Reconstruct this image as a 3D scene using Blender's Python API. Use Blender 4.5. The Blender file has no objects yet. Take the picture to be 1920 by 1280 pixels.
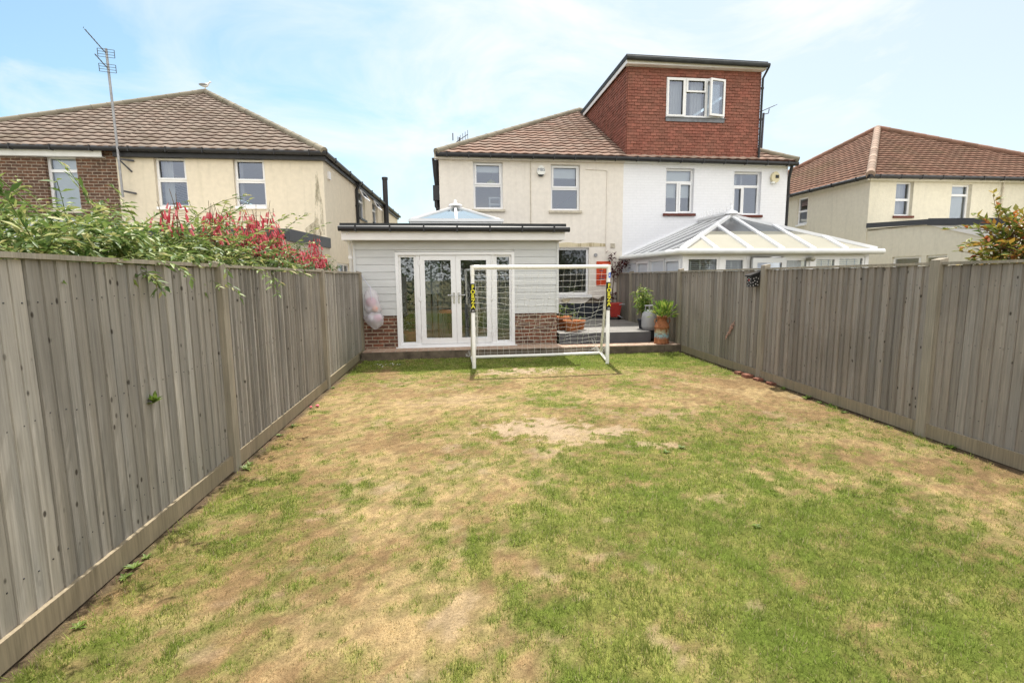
import bpy, math, random
import numpy as np
from mathutils import Vector
R = math.radians
rng = random.Random(7)
nr = np.random.default_rng(11)
sc = bpy.context.scene
col = sc.collection

# ------------------------------------------------------------------ camera
CF, CH, YAW, PITCH, ROLL = 941.0, 1.612, .124, .1258, -.0094      # focal length in px of a 1920 px wide frame
fw = Vector((math.sin(YAW)*math.cos(PITCH), math.cos(YAW)*math.cos(PITCH), -math.sin(PITCH)))
rt = Vector((math.cos(YAW), -math.sin(YAW), 0)); up = rt.cross(fw)
r2 = math.cos(ROLL)*rt + math.sin(ROLL)*up; u2 = -math.sin(ROLL)*rt + math.cos(ROLL)*up
cam = bpy.data.cameras.new('camera'); cam.sensor_width = 36; cam.lens = 36*CF/1920; cam.clip_end = 2000; cam.clip_start = .05
co = bpy.data.objects.new('camera', cam); col.objects.link(co); sc.camera = co
from mathutils import Matrix
co.matrix_world = Matrix(((r2.x, u2.x, -fw.x, 0), (r2.y, u2.y, -fw.y, 0), (r2.z, u2.z, -fw.z, CH), (0, 0, 0, 1)))

# ------------------------------------------------------------------ light
SUN_EL, SUN_AZ = R(62), R(5.3)                                     # azimuth from +Y towards +X
w = bpy.data.worlds.new('World'); sc.world = w; w.use_nodes = True
nt = w.node_tree; N = nt.nodes; Lk = nt.links
bg = N['Background']; bg.inputs[1].default_value = .12
sky = N.new('ShaderNodeTexSky'); sky.sky_type = 'NISHITA'; sky.sun_disc = False
sky.sun_elevation = SUN_EL; sky.sun_rotation = SUN_AZ; sky.dust_density = 1.2; sky.ozone_density = 1.2; sky.air_density = 1.0
tc = N.new('ShaderNodeTexCoord')
def wmap(sx, sy, sz, loc=(0, 0, 0)):
    m = N.new('ShaderNodeMapping'); m.inputs['Scale'].default_value = (sx, sy, sz); m.inputs['Location'].default_value = loc
    Lk.new(tc.outputs['Generated'], m.inputs[0]); return m
def wnoise(m, scale, detail, rough=.55, dist=0):
    n = N.new('ShaderNodeTexNoise'); n.inputs['Scale'].default_value = scale; n.inputs['Detail'].default_value = detail
    n.inputs['Roughness'].default_value = rough; n.inputs['Distortion'].default_value = dist; Lk.new(m.outputs[0], n.inputs['Vector']); return n
n1 = wnoise(wmap(1, 1, 2.6, (.3, .1, .2)), 2.1, 7, .6, .8)
rp = N.new('ShaderNodeValToRGB'); rp.color_ramp.elements[0].position = .42; rp.color_ramp.elements[1].position = .64
Lk.new(n1.outputs['Fac'], rp.inputs[0])
# thin cloud is thicker to the east (x > 0): a ramp on the direction's x
sx_ = N.new('ShaderNodeSeparateXYZ'); Lk.new(tc.outputs['Generated'], sx_.inputs[0])
mr = N.new('ShaderNodeMapRange'); mr.inputs[1].default_value = -.55; mr.inputs[2].default_value = .45; mr.inputs[3].default_value = -.28; mr.inputs[4].default_value = .58
Lk.new(sx_.outputs['X'], mr.inputs[0])
ad = N.new('ShaderNodeMath'); ad.operation = 'MULTIPLY_ADD'; ad.inputs[1].default_value = .75; ad.use_clamp = True
Lk.new(rp.outputs[0], ad.inputs[0]); Lk.new(mr.outputs[0], ad.inputs[2])
mxc = N.new('ShaderNodeMix'); mxc.data_type = 'RGBA'
ab = N.new('ShaderNodeMath'); ab.operation = 'MULTIPLY_ADD'; ab.use_clamp = True; ab.inputs[1].default_value = .75
my2 = N.new('ShaderNodeMapRange'); my2.inputs[1].default_value = .30; my2.inputs[2].default_value = -.15; Lk.new(sx_.outputs['Y'], my2.inputs[0]); Lk.new(my2.outputs[0], ab.inputs[0]); Lk.new(ad.outputs[0], ab.inputs[2])  # extra cloud added out of view behind the camera, for fill light
Lk.new(ab.outputs[0], mxc.inputs['Factor']); tn_ = N.new('ShaderNodeMix'); tn_.data_type = 'RGBA'; tn_.blend_type = 'MULTIPLY'; tn_.inputs['Factor'].default_value = 1; tn_.inputs['B'].default_value = (.90, 1.05, .98, 1); Lk.new(sky.outputs[0], tn_.inputs['A']); Lk.new(tn_.outputs['Result'], mxc.inputs['A']); # cloud lit from behind towards the sun, unseen side brightened to fill shaded walls
my = N.new('ShaderNodeMapRange'); my.inputs[1].default_value = .35; my.inputs[2].default_value = -.25; Lk.new(sx_.outputs['Y'], my.inputs[0])
cb = N.new('ShaderNodeMix'); cb.data_type = 'RGBA'; Lk.new(my.outputs[0], cb.inputs['Factor']); cb.inputs['A'].default_value = (5.5, 5.75, 5.95, 1); cb.inputs['B'].default_value = (10.9, 10.8, 10.6, 1)
Lk.new(cb.outputs['Result'], mxc.inputs['B'])
Lk.new(mxc.outputs['Result'], bg.inputs[0])

sl = bpy.data.lights.new('sun', 'SUN'); sl.energy = 5.0; sl.angle = R(.55); sl.color = (1, .95, .87)
so = bpy.data.objects.new('sun', sl); col.objects.link(so)
sd = Vector((math.sin(SUN_AZ)*math.cos(SUN_EL), math.cos(SUN_AZ)*math.cos(SUN_EL), math.sin(SUN_EL)))
so.rotation_euler = sd.to_track_quat('Z', 'Y').to_euler(); so.location = sd*60
sc.view_settings.view_transform = 'Standard'; sc.view_settings.look = 'None'; sc.view_settings.gamma = 1
sc.view_settings.exposure = .62
sc.cycles.max_bounces = 7; sc.cycles.transparent_max_bounces = 12; sc.cycles.glossy_bounces = 3
sc.cycles.caustics_reflective = False; sc.cycles.caustics_refractive = False
sc.cycles.use_denoising = True; sc.cycles.denoising_prefilter = 'NONE'

# ------------------------------------------------------------------ materials
def lin(c): return tuple((x/12.92 if x <= .04045 else ((x+.055)/1.055)**2.4) for x in c)
class NT:
    def __init__(s, name):
        s.m = bpy.data.materials.new(name); s.m.use_nodes = True; s.t = s.m.node_tree; s.n = s.t.nodes; s.b = s.n['Principled BSDF']
    def new(s, t, **k):
        x = s.n.new('ShaderNode'+t)
        for a, v in k.items(): setattr(x, a, v)
        return x
    def link(s, a, b): s.t.links.new(a, b)
    def vec(s, scale=(1, 1, 1), uv=False, tone_off=0):
        if uv: o = s.new('TexCoord').outputs['UV']
        else: o = s.new('NewGeometry').outputs['Position']
        m = s.new('Mapping'); m.inputs['Scale'].default_value = scale; s.link(o, m.inputs[0]); o = m.outputs[0]
        if tone_off:
            a = s.tone(); mu = s.new('Math', operation='MULTIPLY'); mu.inputs[1].default_value = tone_off; s.link(a, mu.inputs[0])
            v = s.new('VectorMath', operation='ADD'); s.link(o, v.inputs[0]); s.link(mu.outputs[0], v.inputs[1]); o = v.outputs[0]
        return o
    def tone(s): return s.new('Attribute', attribute_name='tone').outputs['Fac']
    def noise(s, v, scale, detail=4, rough=.55):
        n = s.new('TexNoise'); n.inputs['Scale'].default_value = scale; n.inputs['Detail'].default_value = detail; n.inputs['Roughness'].default_value = rough
        s.link(v, n.inputs['Vector']); return n.outputs['Fac']
    def ramp(s, f, *st):
        r = s.new('ValToRGB'); e = r.color_ramp.elements
        while len(e) < len(st): e.new(.5)
        for q, (p, c) in zip(e, st): q.position = p; q.color = (*c, 1) if len(c) == 3 else c
        s.link(f, r.inputs[0]); return r.outputs[0]
    def mix(s, f, a, b, mode='MIX'):
        m = s.new('Mix', data_type='RGBA', blend_type=mode)
        for x, i in ((f, 'Factor'), (a, 'A'), (b, 'B')):
            if isinstance(x, (int, float)): m.inputs[i].default_value = x if i == 'Factor' else (x, x, x, 1)
            elif isinstance(x, tuple): m.inputs[i].default_value = (*x, 1)
            else: s.link(x, m.inputs[i])
        return m.outputs['Result']
    def rng(s, f, a, b, c, d):
        m = s.new('MapRange'); 
        for i, x in enumerate((a, b, c, d)): m.inputs[1+i].default_value = x
        s.link(f, m.inputs[0]); return m.outputs[0]
    def bump(s, h, strength, dist=.01):
        b = s.new('Bump'); b.inputs['Strength'].default_value = strength; b.inputs['Distance'].default_value = dist
        s.link(h, b.inputs['Height']); s.link(b.outputs[0], s.b.inputs['Normal'])
    def out(s, c=None, rough=.8, spec=.3, metal=0):
        if c is not None:
            if isinstance(c, tuple): s.b.inputs['Base Color'].default_value = (*c, 1)
            else: s.link(c, s.b.inputs['Base Color'])
        s.b.inputs['Roughness'].default_value = rough; s.b.inputs['Specular IOR Level'].default_value = spec; s.b.inputs['Metallic'].default_value = metal
        return s.m
def plain(name, c, var=.12, scale=6, rough=.7, spec=.3, bump=0, bscale=60, tone=0, metal=0, stretch=(1, 1, 1)):
    t = NT(name); f = t.noise(t.vec(stretch), scale)
    k = t.rng(f, .3, .7, 1-var, 1+var); x = t.mix(1., c, k, 'MULTIPLY')
    if tone: x = t.mix(1., x, t.rng(t.tone(), 0, 1, 1-tone, 1+tone), 'MULTIPLY')
    if bump: t.bump(t.noise(t.vec(), bscale, 3), bump, .006)
    return t.out(x, rough, spec, metal)
def render_wall(name, c, dirt, streak=.5, bump=.25, bscale=45, dirt_hi=.78):
    t = NT(name)
    a = t.noise(t.vec((1, 1, 1)), 1.1, 6, .6); s = t.noise(t.vec((5, 5, .35)), 1.6, 5, .65); g = t.noise(t.vec(), 9, 5)
    x = t.mix(t.rng(a, .3, .7, 0, .35), c, tuple(q*.9 for q in c))
    x = t.mix(t.rng(s, .52, dirt_hi, 0, streak), x, dirt)
    x = t.mix(1., x, t.rng(g, .3, .7, .95, 1.05), 'MULTIPLY')
    t.bump(t.noise(t.vec(), bscale, 4, .6), bump, .008)
    return t.out(x, .92, .15)
def brick(name, c1, c2, mortar, w=.225, h=.075, ms=.011, bump=.6, rough=.9, var=.5, low=.16):
    t = NT(name); b = t.new('TexBrick'); v = t.vec(uv=True)
    t.link(v, b.inputs['Vector'])
    for k, x in (('Scale', 1), ('Brick Width', w), ('Row Height', h), ('Mortar Size', ms), ('Mortar Smooth', .2), ('Bias', 0)): b.inputs[k].default_value = x
    b.inputs['Color1'].default_value = (*c1, 1); b.inputs['Color2'].default_value = (*c2, 1); b.inputs['Mortar'].default_value = (*mortar, 1)
    x = t.mix(1., b.outputs['Color'], t.rng(t.noise(t.vec(), 14, 5, .65), .25, .75, 1-var, 1+var), 'MULTIPLY')
    x = t.mix(1., x, t.rng(t.noise(t.vec(), 1.2, 4), .3, .7, 1-low, 1+low*.9), 'MULTIPLY')
    inv = t.rng(b.outputs['Fac'], 0, 1, 1, 0); t.bump(inv, bump, .008)
    return t.out(x, rough, .2)
def tiles(name, c, lich, amt, dark=.55, moss=(.10, .10, .04)):
    t = NT(name); n = t.noise(t.vec(), 2.2, 6, .65); g = t.noise(t.vec(), 30, 4, .7); o = t.noise(t.vec(), .6, 4)
    x = t.mix(1., c, t.rng(t.tone(), 0, 1, 1-dark*.5, 1+dark*.5), 'MULTIPLY')
    x = t.mix(t.rng(n, .35, .72, amt*.35, amt), x, lich)
    x = t.mix(t.rng(g, .55, .75, 0, .55), x, tuple(q*.45 for q in c))
    x = t.mix(t.rng(o, .55, .8, 0, .4), x, moss)
    t.bump(g, .3, .006)
    return t.out(x, .93, .15)
def timber(name, a, b, knot=True, green=.0, dirt=.35, grain=1.):
    t = NT(name)
    v = t.vec((55, 55, 2.2), tone_off=37); g = t.noise(v, 1, 5, .7)
    l = t.noise(t.vec((6, 6, .7), tone_off=13), 1, 4, .6); st = t.noise(t.vec((1, 1, 1)), .9, 5)
    x = t.mix(t.rng(l, .3, .7, 0, 1), a, b)
    x = t.mix(1., x, t.rng(g, .25, .75, 1-.34*grain, 1+.26*grain), 'MULTIPLY')
    x = t.mix(1., x, t.rng(t.tone(), 0, 1, .76, 1.24), 'MULTIPLY')
    x = t.mix(t.rng(st, .52, .78, 0, dirt), x, tuple(q*.42 for q in a))
    if knot:
        vo = t.new('TexVoronoi'); vo.inputs['Scale'].default_value = 1.; t.link(t.vec((12, 12, 8), tone_off=29), vo.inputs['Vector'])
        k = t.rng(vo.outputs['Distance'], .09, .16, 1, 0)
        cs = t.new('SeparateColor'); t.link(vo.outputs['Color'], cs.inputs[0])
        kk = t.new('Math', operation='MULTIPLY'); t.link(k, kk.inputs[0]); t.link(t.rng(cs.outputs[0], .46, .66, 0, .9), kk.inputs[1])
        x = t.mix(kk.outputs[0], x, (.045, .036, .03))
    if green:
        sp = t.new('SeparateXYZ'); t.link(t.new('NewGeometry').outputs['Position'], sp.inputs[0])
        z = t.rng(sp.outputs['Z'], .05, 1.1, 1, 0); yy = t.rng(sp.outputs['Y'], 6.5, 10.5, .15, 1)
        q = t.new('Math', operation='MULTIPLY'); t.link(z, q.inputs[0]); t.link(yy, q.inputs[1])
        q2 = t.new('Math', operation='MULTIPLY'); t.link(q.outputs[0], q2.inputs[0]); t.link(t.rng(st, .3, .6, .2, green), q2.inputs[1])
        x = t.mix(q2.outputs[0], x, (.10, .115, .035))
    t.bump(g, .35, .004)
    return t.out(x, .9, .15)
def glass(name, tint, refl=.16, rough=.0, alpha_tint=(.8, .85, .85)):
    t = NT(name); n = t.n; n.remove(t.b)
    tr = t.new('BsdfTransparent'); tr.inputs[0].default_value = (*alpha_tint, 1)
    gl = t.new('BsdfGlossy'); gl.inputs[0].default_value = (*tint, 1); gl.inputs['Roughness'].default_value = rough
    fr = t.new('Fresnel'); fr.inputs[0].default_value = 1.5
    a = t.new('Math', operation='ADD', use_clamp=True); a.inputs[1].default_value = refl; t.link(fr.outputs[0], a.inputs[0])
    mx = t.new('MixShader'); t.link(a.outputs[0], mx.inputs[0]); t.link(tr.outputs[0], mx.inputs[1]); t.link(gl.outputs[0], mx.inputs[2])
    t.link(mx.outputs[0], n['Material Output'].inputs[0]); return t.m
def leafmat(name, stops, trans=.35, rough=.5):
    t = NT(name); n = t.n
    x = t.ramp(t.tone(), *stops); t.link(x, t.b.inputs['Base Color']); t.b.inputs['Roughness'].default_value = rough; t.b.inputs['Specular IOR Level'].default_value = .3
    tl = t.new('BsdfTranslucent'); t.link(x, tl.inputs[0]); mx = t.new('MixShader'); mx.inputs[0].default_value = trans
    t.link(t.b.outputs[0], mx.inputs[1]); t.link(tl.outputs[0], mx.inputs[2]); t.link(mx.outputs[0], n['Material Output'].inputs[0]); return t.m
def sheer(name, c, op, rough=.8):
    t = NT(name); n = t.n; t.out(c, rough, .2)
    tr = t.new('BsdfTransparent'); mx = t.new('MixShader'); mx.inputs[0].default_value = op
    t.link(tr.outputs[0], mx.inputs[1]); t.link(t.b.outputs[0], mx.inputs[2]); t.link(mx.outputs[0], n['Material Output'].inputs[0]); return t.m

M = {}
M['cream'] = render_wall('cream render', (.755, .70, .63), (.42, .37, .30), .18)
t = NT('mould stain'); n_ = t.n; mxs = t.new('MixShader'); trs = t.new('BsdfTransparent'); t.out((.30, .28, .19), .95, .1); t.link(t.rng(t.noise(t.vec((4, 4, 1)), 2.2, 6, .7), .42, .75, 0, .5), mxs.inputs[0]); t.link(trs.outputs[0], mxs.inputs[1]); t.link(t.b.outputs[0], mxs.inputs[2]); t.link(mxs.outputs[0], n_['Material Output'].inputs[0]); M['mould'] = t.m
M['peel'] = render_wall('patched cream render', (.60, .52, .36), (.30, .24, .14), .7, .5, 20, .62)
M['lcream'] = render_wall('buff render', (.68, .61, .49), (.33, .31, .22), .25, .2, 45, .8)
M['rcream'] = render_wall('pale beige render', (.68, .64, .54), (.36, .34, .28), .25)
M['rcream2'] = render_wall('rough beige render', (.66, .62, .51), (.36, .34, .28), .25, 1., 22)
M['white'] = brick('white painted brick', (.80, .80, .83), (.78, .78, .81), (.75, .755, .78), .225, .075, .008, .18, .8, .03, .025)
M['brown_brick'] = brick('brown brick', (.15, .075, .045), (.085, .05, .038), (.27, .22, .17))
M['red_brick'] = brick('mottled red brick', (.21, .085, .052), (.10, .055, .042), (.30, .25, .19))
M['upvc'] = plain('white upvc', (.80, .80, .81), .03, 3, .35, .45)
M['upvc_old'] = plain('dull white upvc', (.70, .70, .68), .08, 4, .5, .4)
M['black'] = plain('black plastic', (.018, .018, .02), .3, 9, .45, .4)
M['fascia_white'] = plain('white fascia board', (.74, .72, .71), .06, 3, .5, .35)
M['fascia_grey'] = plain('dark grey fascia', (.055, .058, .068), .1, 3, .5, .35)
M['stone_sill'] = plain('painted concrete sill', (.52, .47, .38), .2, 12, .9, .2)
M['red_sill'] = plain('dark red tile sill', (.12, .035, .025), .2, 12, .8, .3)
M['lead'] = plain('lead flashing', (.16, .17, .19), .25, 8, .5, .5)
M['roof_a'] = tiles('weathered tan roof tile', (.235, .165, .13), (.36, .325, .275), .62)
M['roof_b'] = tiles('red roof tile with pale lichen', (.25, .125, .088), (.48, .41, .34), .66)
M['roof_c'] = tiles('brown red roof tile', (.185, .088, .062), (.27, .205, .145), .45)
M['hip_a'] = tiles('grey mossy ridge tile', (.20, .17, .13), (.30, .28, .21), .5)
M['hip_c'] = tiles('pale pink ridge tile', (.29, .20, .155), (.36, .31, .25), .4)
M['clay'] = tiles('red clay hanging tile', (.275, .097, .072), (.21, .13, .095), .5, .55, (.16, .07, .04))
M['tile_edge_shade'] = plain('tile edge with painted shade', (.075, .04, .03), .3, 9, .95, .1)  # dark colour paints the shade line under each course of tiles
M['slate'] = tiles('pale grey slate', (.42, .43, .45), (.5, .5, .5), .3, .3)
M['pane'] = glass('window glass', (.74, .82, .98), .12)
M['low_pane'] = glass('ground floor glass', (.8, .86, .95), .03)
M['door_pane'] = glass('door glass', (.92, .97, 1.), .12, 0, (.90, .94, .94))
M['blue_pane'] = glass('pale blue solar glass', (.86, .95, 1.), .5, .04, (.55, .75, .9))
M['room'] = plain('dim room wall', (.34, .33, .34), .1)
M['blind'] = plain('white blind', (.78, .78, .78), .05, 3, .8)
M['net'] = sheer('net curtain', (.78, .77, .80), .72)
M['clad'] = plain('pale grey cladding', (.57, .58, .585), .05, 2, .6, .3, .12, 40, .05, 0, (1, 1, 4))
M['felt'] = plain('dark roof edge', (.04, .043, .045), .3, 5, .7, .3)
M['wood_l'] = timber('weathered grey fence board', (.375, .338, .292), (.315, .298, .278), True, .5)
M['wood_r'] = timber('weathered brown grey fence board', (.315, .27, .225), (.26, .24, .22), True, .5, .5)
M['wood_post'] = timber('fence post timber', (.33, .285, .22), (.265, .24, .20), False, .5)
M['wood_gravel'] = timber('gravel board timber', (.30, .245, .17), (.24, .20, .14), False, .4)
M['metal'] = plain('grey galvanised steel', (.30, .30, .31), .2, 10, .5, .5, metal=.4)
M['dark_metal'] = plain('dark aerial steel', (.06, .06, .07), .2, 10, .5, .5, metal=.3)
M['handle'] = plain('polished handle metal', (.62, .62, .64), .05, 4, .25, .5, metal=.9)
M['goal'] = plain('white goal tube', (.80, .79, .74), .05, 5, .35, .45)
M['goal_old'] = plain('aged cream goal tube', (.66, .62, .50), .1, 5, .4, .4)
M['netcord'] = plain('white net cord', (.74, .74, .70), .08, 5, .8, .2)
M['sleeve'] = plain('black sleeve', (.015, .015, .016), .1, 5, .6, .3)
M['yellow'] = plain('yellow print', (.70, .66, .05), .05, 5, .6, .3)
M['blue'] = plain('blue tag', (.03, .14, .62), .05, 5, .5, .3)
M['ink'] = plain('dark blue print', (.04, .06, .12), .05, 5, .6, .3)
M['alarm'] = plain('white alarm plastic', (.76, .76, .72), .05, 5, .4, .4)
M['alarm_y'] = plain('yellowed alarm plastic', (.62, .55, .36), .08, 5, .4, .4)
M['terra'] = plain('terracotta', (.42, .155, .065), .2, 9, .85, .2, .15, 50)
M['deck'] = plain('grey composite deck', (.20, .19, .175), .15, 3, .65, .3, .1, 40, .15)
M['riser'] = plain('dark grey deck riser', (.075, .077, .085), .15, 3, .6, .3)
M['step_top'] = brick('dusty brick paving', (.42, .29, .21), (.34, .21, .15), (.40, .34, .27), .215, .105, .012, .4, .9, .35)
M['step_front'] = plain('old step edging', (.12, .095, .07), .45, 6, .9, .2, .4, 30)
M['charcoal'] = plain('charcoal painted plinth', (.032, .036, .045), .2, 4, .8, .25)
M['red_board'] = plain('red orange board', (.56, .065, .02), .1, 6, .6, .3)
M['red_plastic'] = plain('faded red plastic', (.42, .045, .035), .2, 6, .5, .35)
M['gas'] = plain('light grey painted steel', (.33, .335, .35), .08, 5, .5, .4)
M['soil'] = plain('potting soil', (.05, .035, .025), .4, 30, .95, .1)
M['dot_black'] = plain('black lacquer', (.012, .012, .014), .1, 5, .3, .5)
M['dot_white'] = plain('white dot paint', (.75, .74, .74), .05, 5, .5, .3)
M['bag'] = sheer('white mesh bag', (.76, .74, .78), .48)
M['cord'] = plain('pale cord', (.55, .56, .70), .1, 8, .8, .2)
M['stem'] = plain('woody stem', (.13, .085, .045), .3, 20, .9, .2)
M['green_stem'] = plain('green stem', (.13, .16, .05), .3, 20, .8, .2)
M['bark'] = plain('tree bark', (.10, .075, .05), .4, 14, .95, .1, .5, 30)
M['climber'] = leafmat('climber leaf', ((0, (.05, .095, .025)), (.4, (.13, .20, .05)), (.75, (.26, .32, .09)), (1, (.42, .38, .16))))
M['fuchsia_leaf'] = leafmat('dark shrub leaf', ((0, (.045, .085, .03)), (.6, (.11, .17, .06)), (1, (.24, .29, .15))))
M['flower'] = leafmat('red tubular flower', ((0, (.56, .06, .09)), (.6, (.72, .16, .19)), (1, (.78, .34, .35))), .4)
M['photinia'] = leafmat('bronze green leaf', ((0, (.06, .11, .02)), (.5, (.20, .22, .035)), (.8, (.34, .24, .045)), (1, (.42, .10, .035))))
M['potplant'] = leafmat('bright green leaf', ((0, (.07, .14, .02)), (.6, (.20, .32, .05)), (1, (.42, .42, .10))))
M['maroon'] = leafmat('dark maroon leaf', ((0, (.05, .012, .02)), (1, (.14, .03, .035))))
M['tree_leaf'] = leafmat('tree leaf', ((0, (.03, .055, .015)), (.6, (.07, .11, .03)), (1, (.12, .16, .05))))
M['weed'] = leafmat('weed leaf', ((0, (.07, .13, .02)), (1, (.20, .27, .055))))
M['petal'] = plain('pale petal', (.78, .76, .70), .05, 8, .8, .2)
M['pink'] = plain('pink paper', (.55, .25, .24), .3, 14, .9, .2)
M['pinkbits'] = plain('bright pink scrap', (.70, .16, .20), .2, 14, .9, .2)
M['skin_w'] = plain('gull white feather', (.80, .80, .80), .04, 9, .8, .2)
M['gull_grey'] = plain('gull grey feather', (.25, .25, .25), .08, 9, .8, .2)
M['beak'] = plain('gull beak', (.65, .42, .06), .05, 9, .5, .3)
M['poly'] = plain('cream conservatory blind', (.285, .27, .215), .05, 2, .55, .35)
M['poly3'] = plain('grey tinted roof glazing', (.10, .105, .11), .06, 2, .22, .6)
M['panel_w'] = plain('blue white panel', (.66, .69, .74), .04, 3, .4, .4)
M['poly2'] = glass('grey roof glass', (.75, .8, .85), .22, .08, (.42, .42, .42))
M['rubble'] = plain('broken brick', (.22, .10, .07), .5, 20, .95, .1, .3, 40)
M['pinkball'] = plain('pink ball', (.60, .22, .36), .08, 5, .5, .3)
M['orangeball'] = plain('orange ball', (.75, .22, .06), .08, 5, .5, .3)
M['paleball'] = plain('pale lilac ball', (.62, .58, .70), .08, 5, .5, .3)
M['dryflower'] = plain('dry pinkish flower', (.42, .27, .22), .3, 40, .95, .1)
M['orange_seat'] = plain('orange seat', (.70, .17, .03), .08, 5, .5, .3)
M['floor'] = plain('grey floor', (.30, .295, .275), .15, 3, .5, .3)
M['inner'] = plain('pale inner wall', (.76, .76, .73), .05, 3, .9, .2)
M['concrete'] = plain('driveway concrete', (.34, .32, .29), .2, 3, .95, .15, .3, 40)
t = NT('churn rust'); zz = t.noise(t.vec((2, 2, 1.2)), 3.2, 6, .7); x = t.ramp(zz, (.35, (.20, .065, .025)), (.65, (.36, .15, .065)))
sp_ = t.new('SeparateXYZ'); t.link(t.new('NewGeometry').outputs['Position'], sp_.inputs[0]); fl_ = t.noise(t.vec(), 13, 5, .7)
b1 = t.rng(sp_.outputs['Z'], .30, .36, 0, 1); b2 = t.rng(sp_.outputs['Z'], .54, .47, 0, 1); q = t.new('Math', operation='MULTIPLY'); t.link(b1, q.inputs[0]); t.link(b2, q.inputs[1])
q2 = t.new('Math', operation='MULTIPLY'); t.link(q.outputs[0], q2.inputs[0]); t.link(t.rng(fl_, .40, .50, 0, .9), q2.inputs[1])
x = t.mix(q2.outputs[0], x, t.mix(t.rng(sp_.outputs['Z'], .40, .45, 0, 1), (.24, .40, .44), (.46, .43, .30)))
x = t.mix(1., x, t.rng(t.noise(t.vec(), 22, 4), .3, .7, .7, 1.2), 'MULTIPLY'); M['churn'] = t.out(x, .8, .3)

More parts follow.
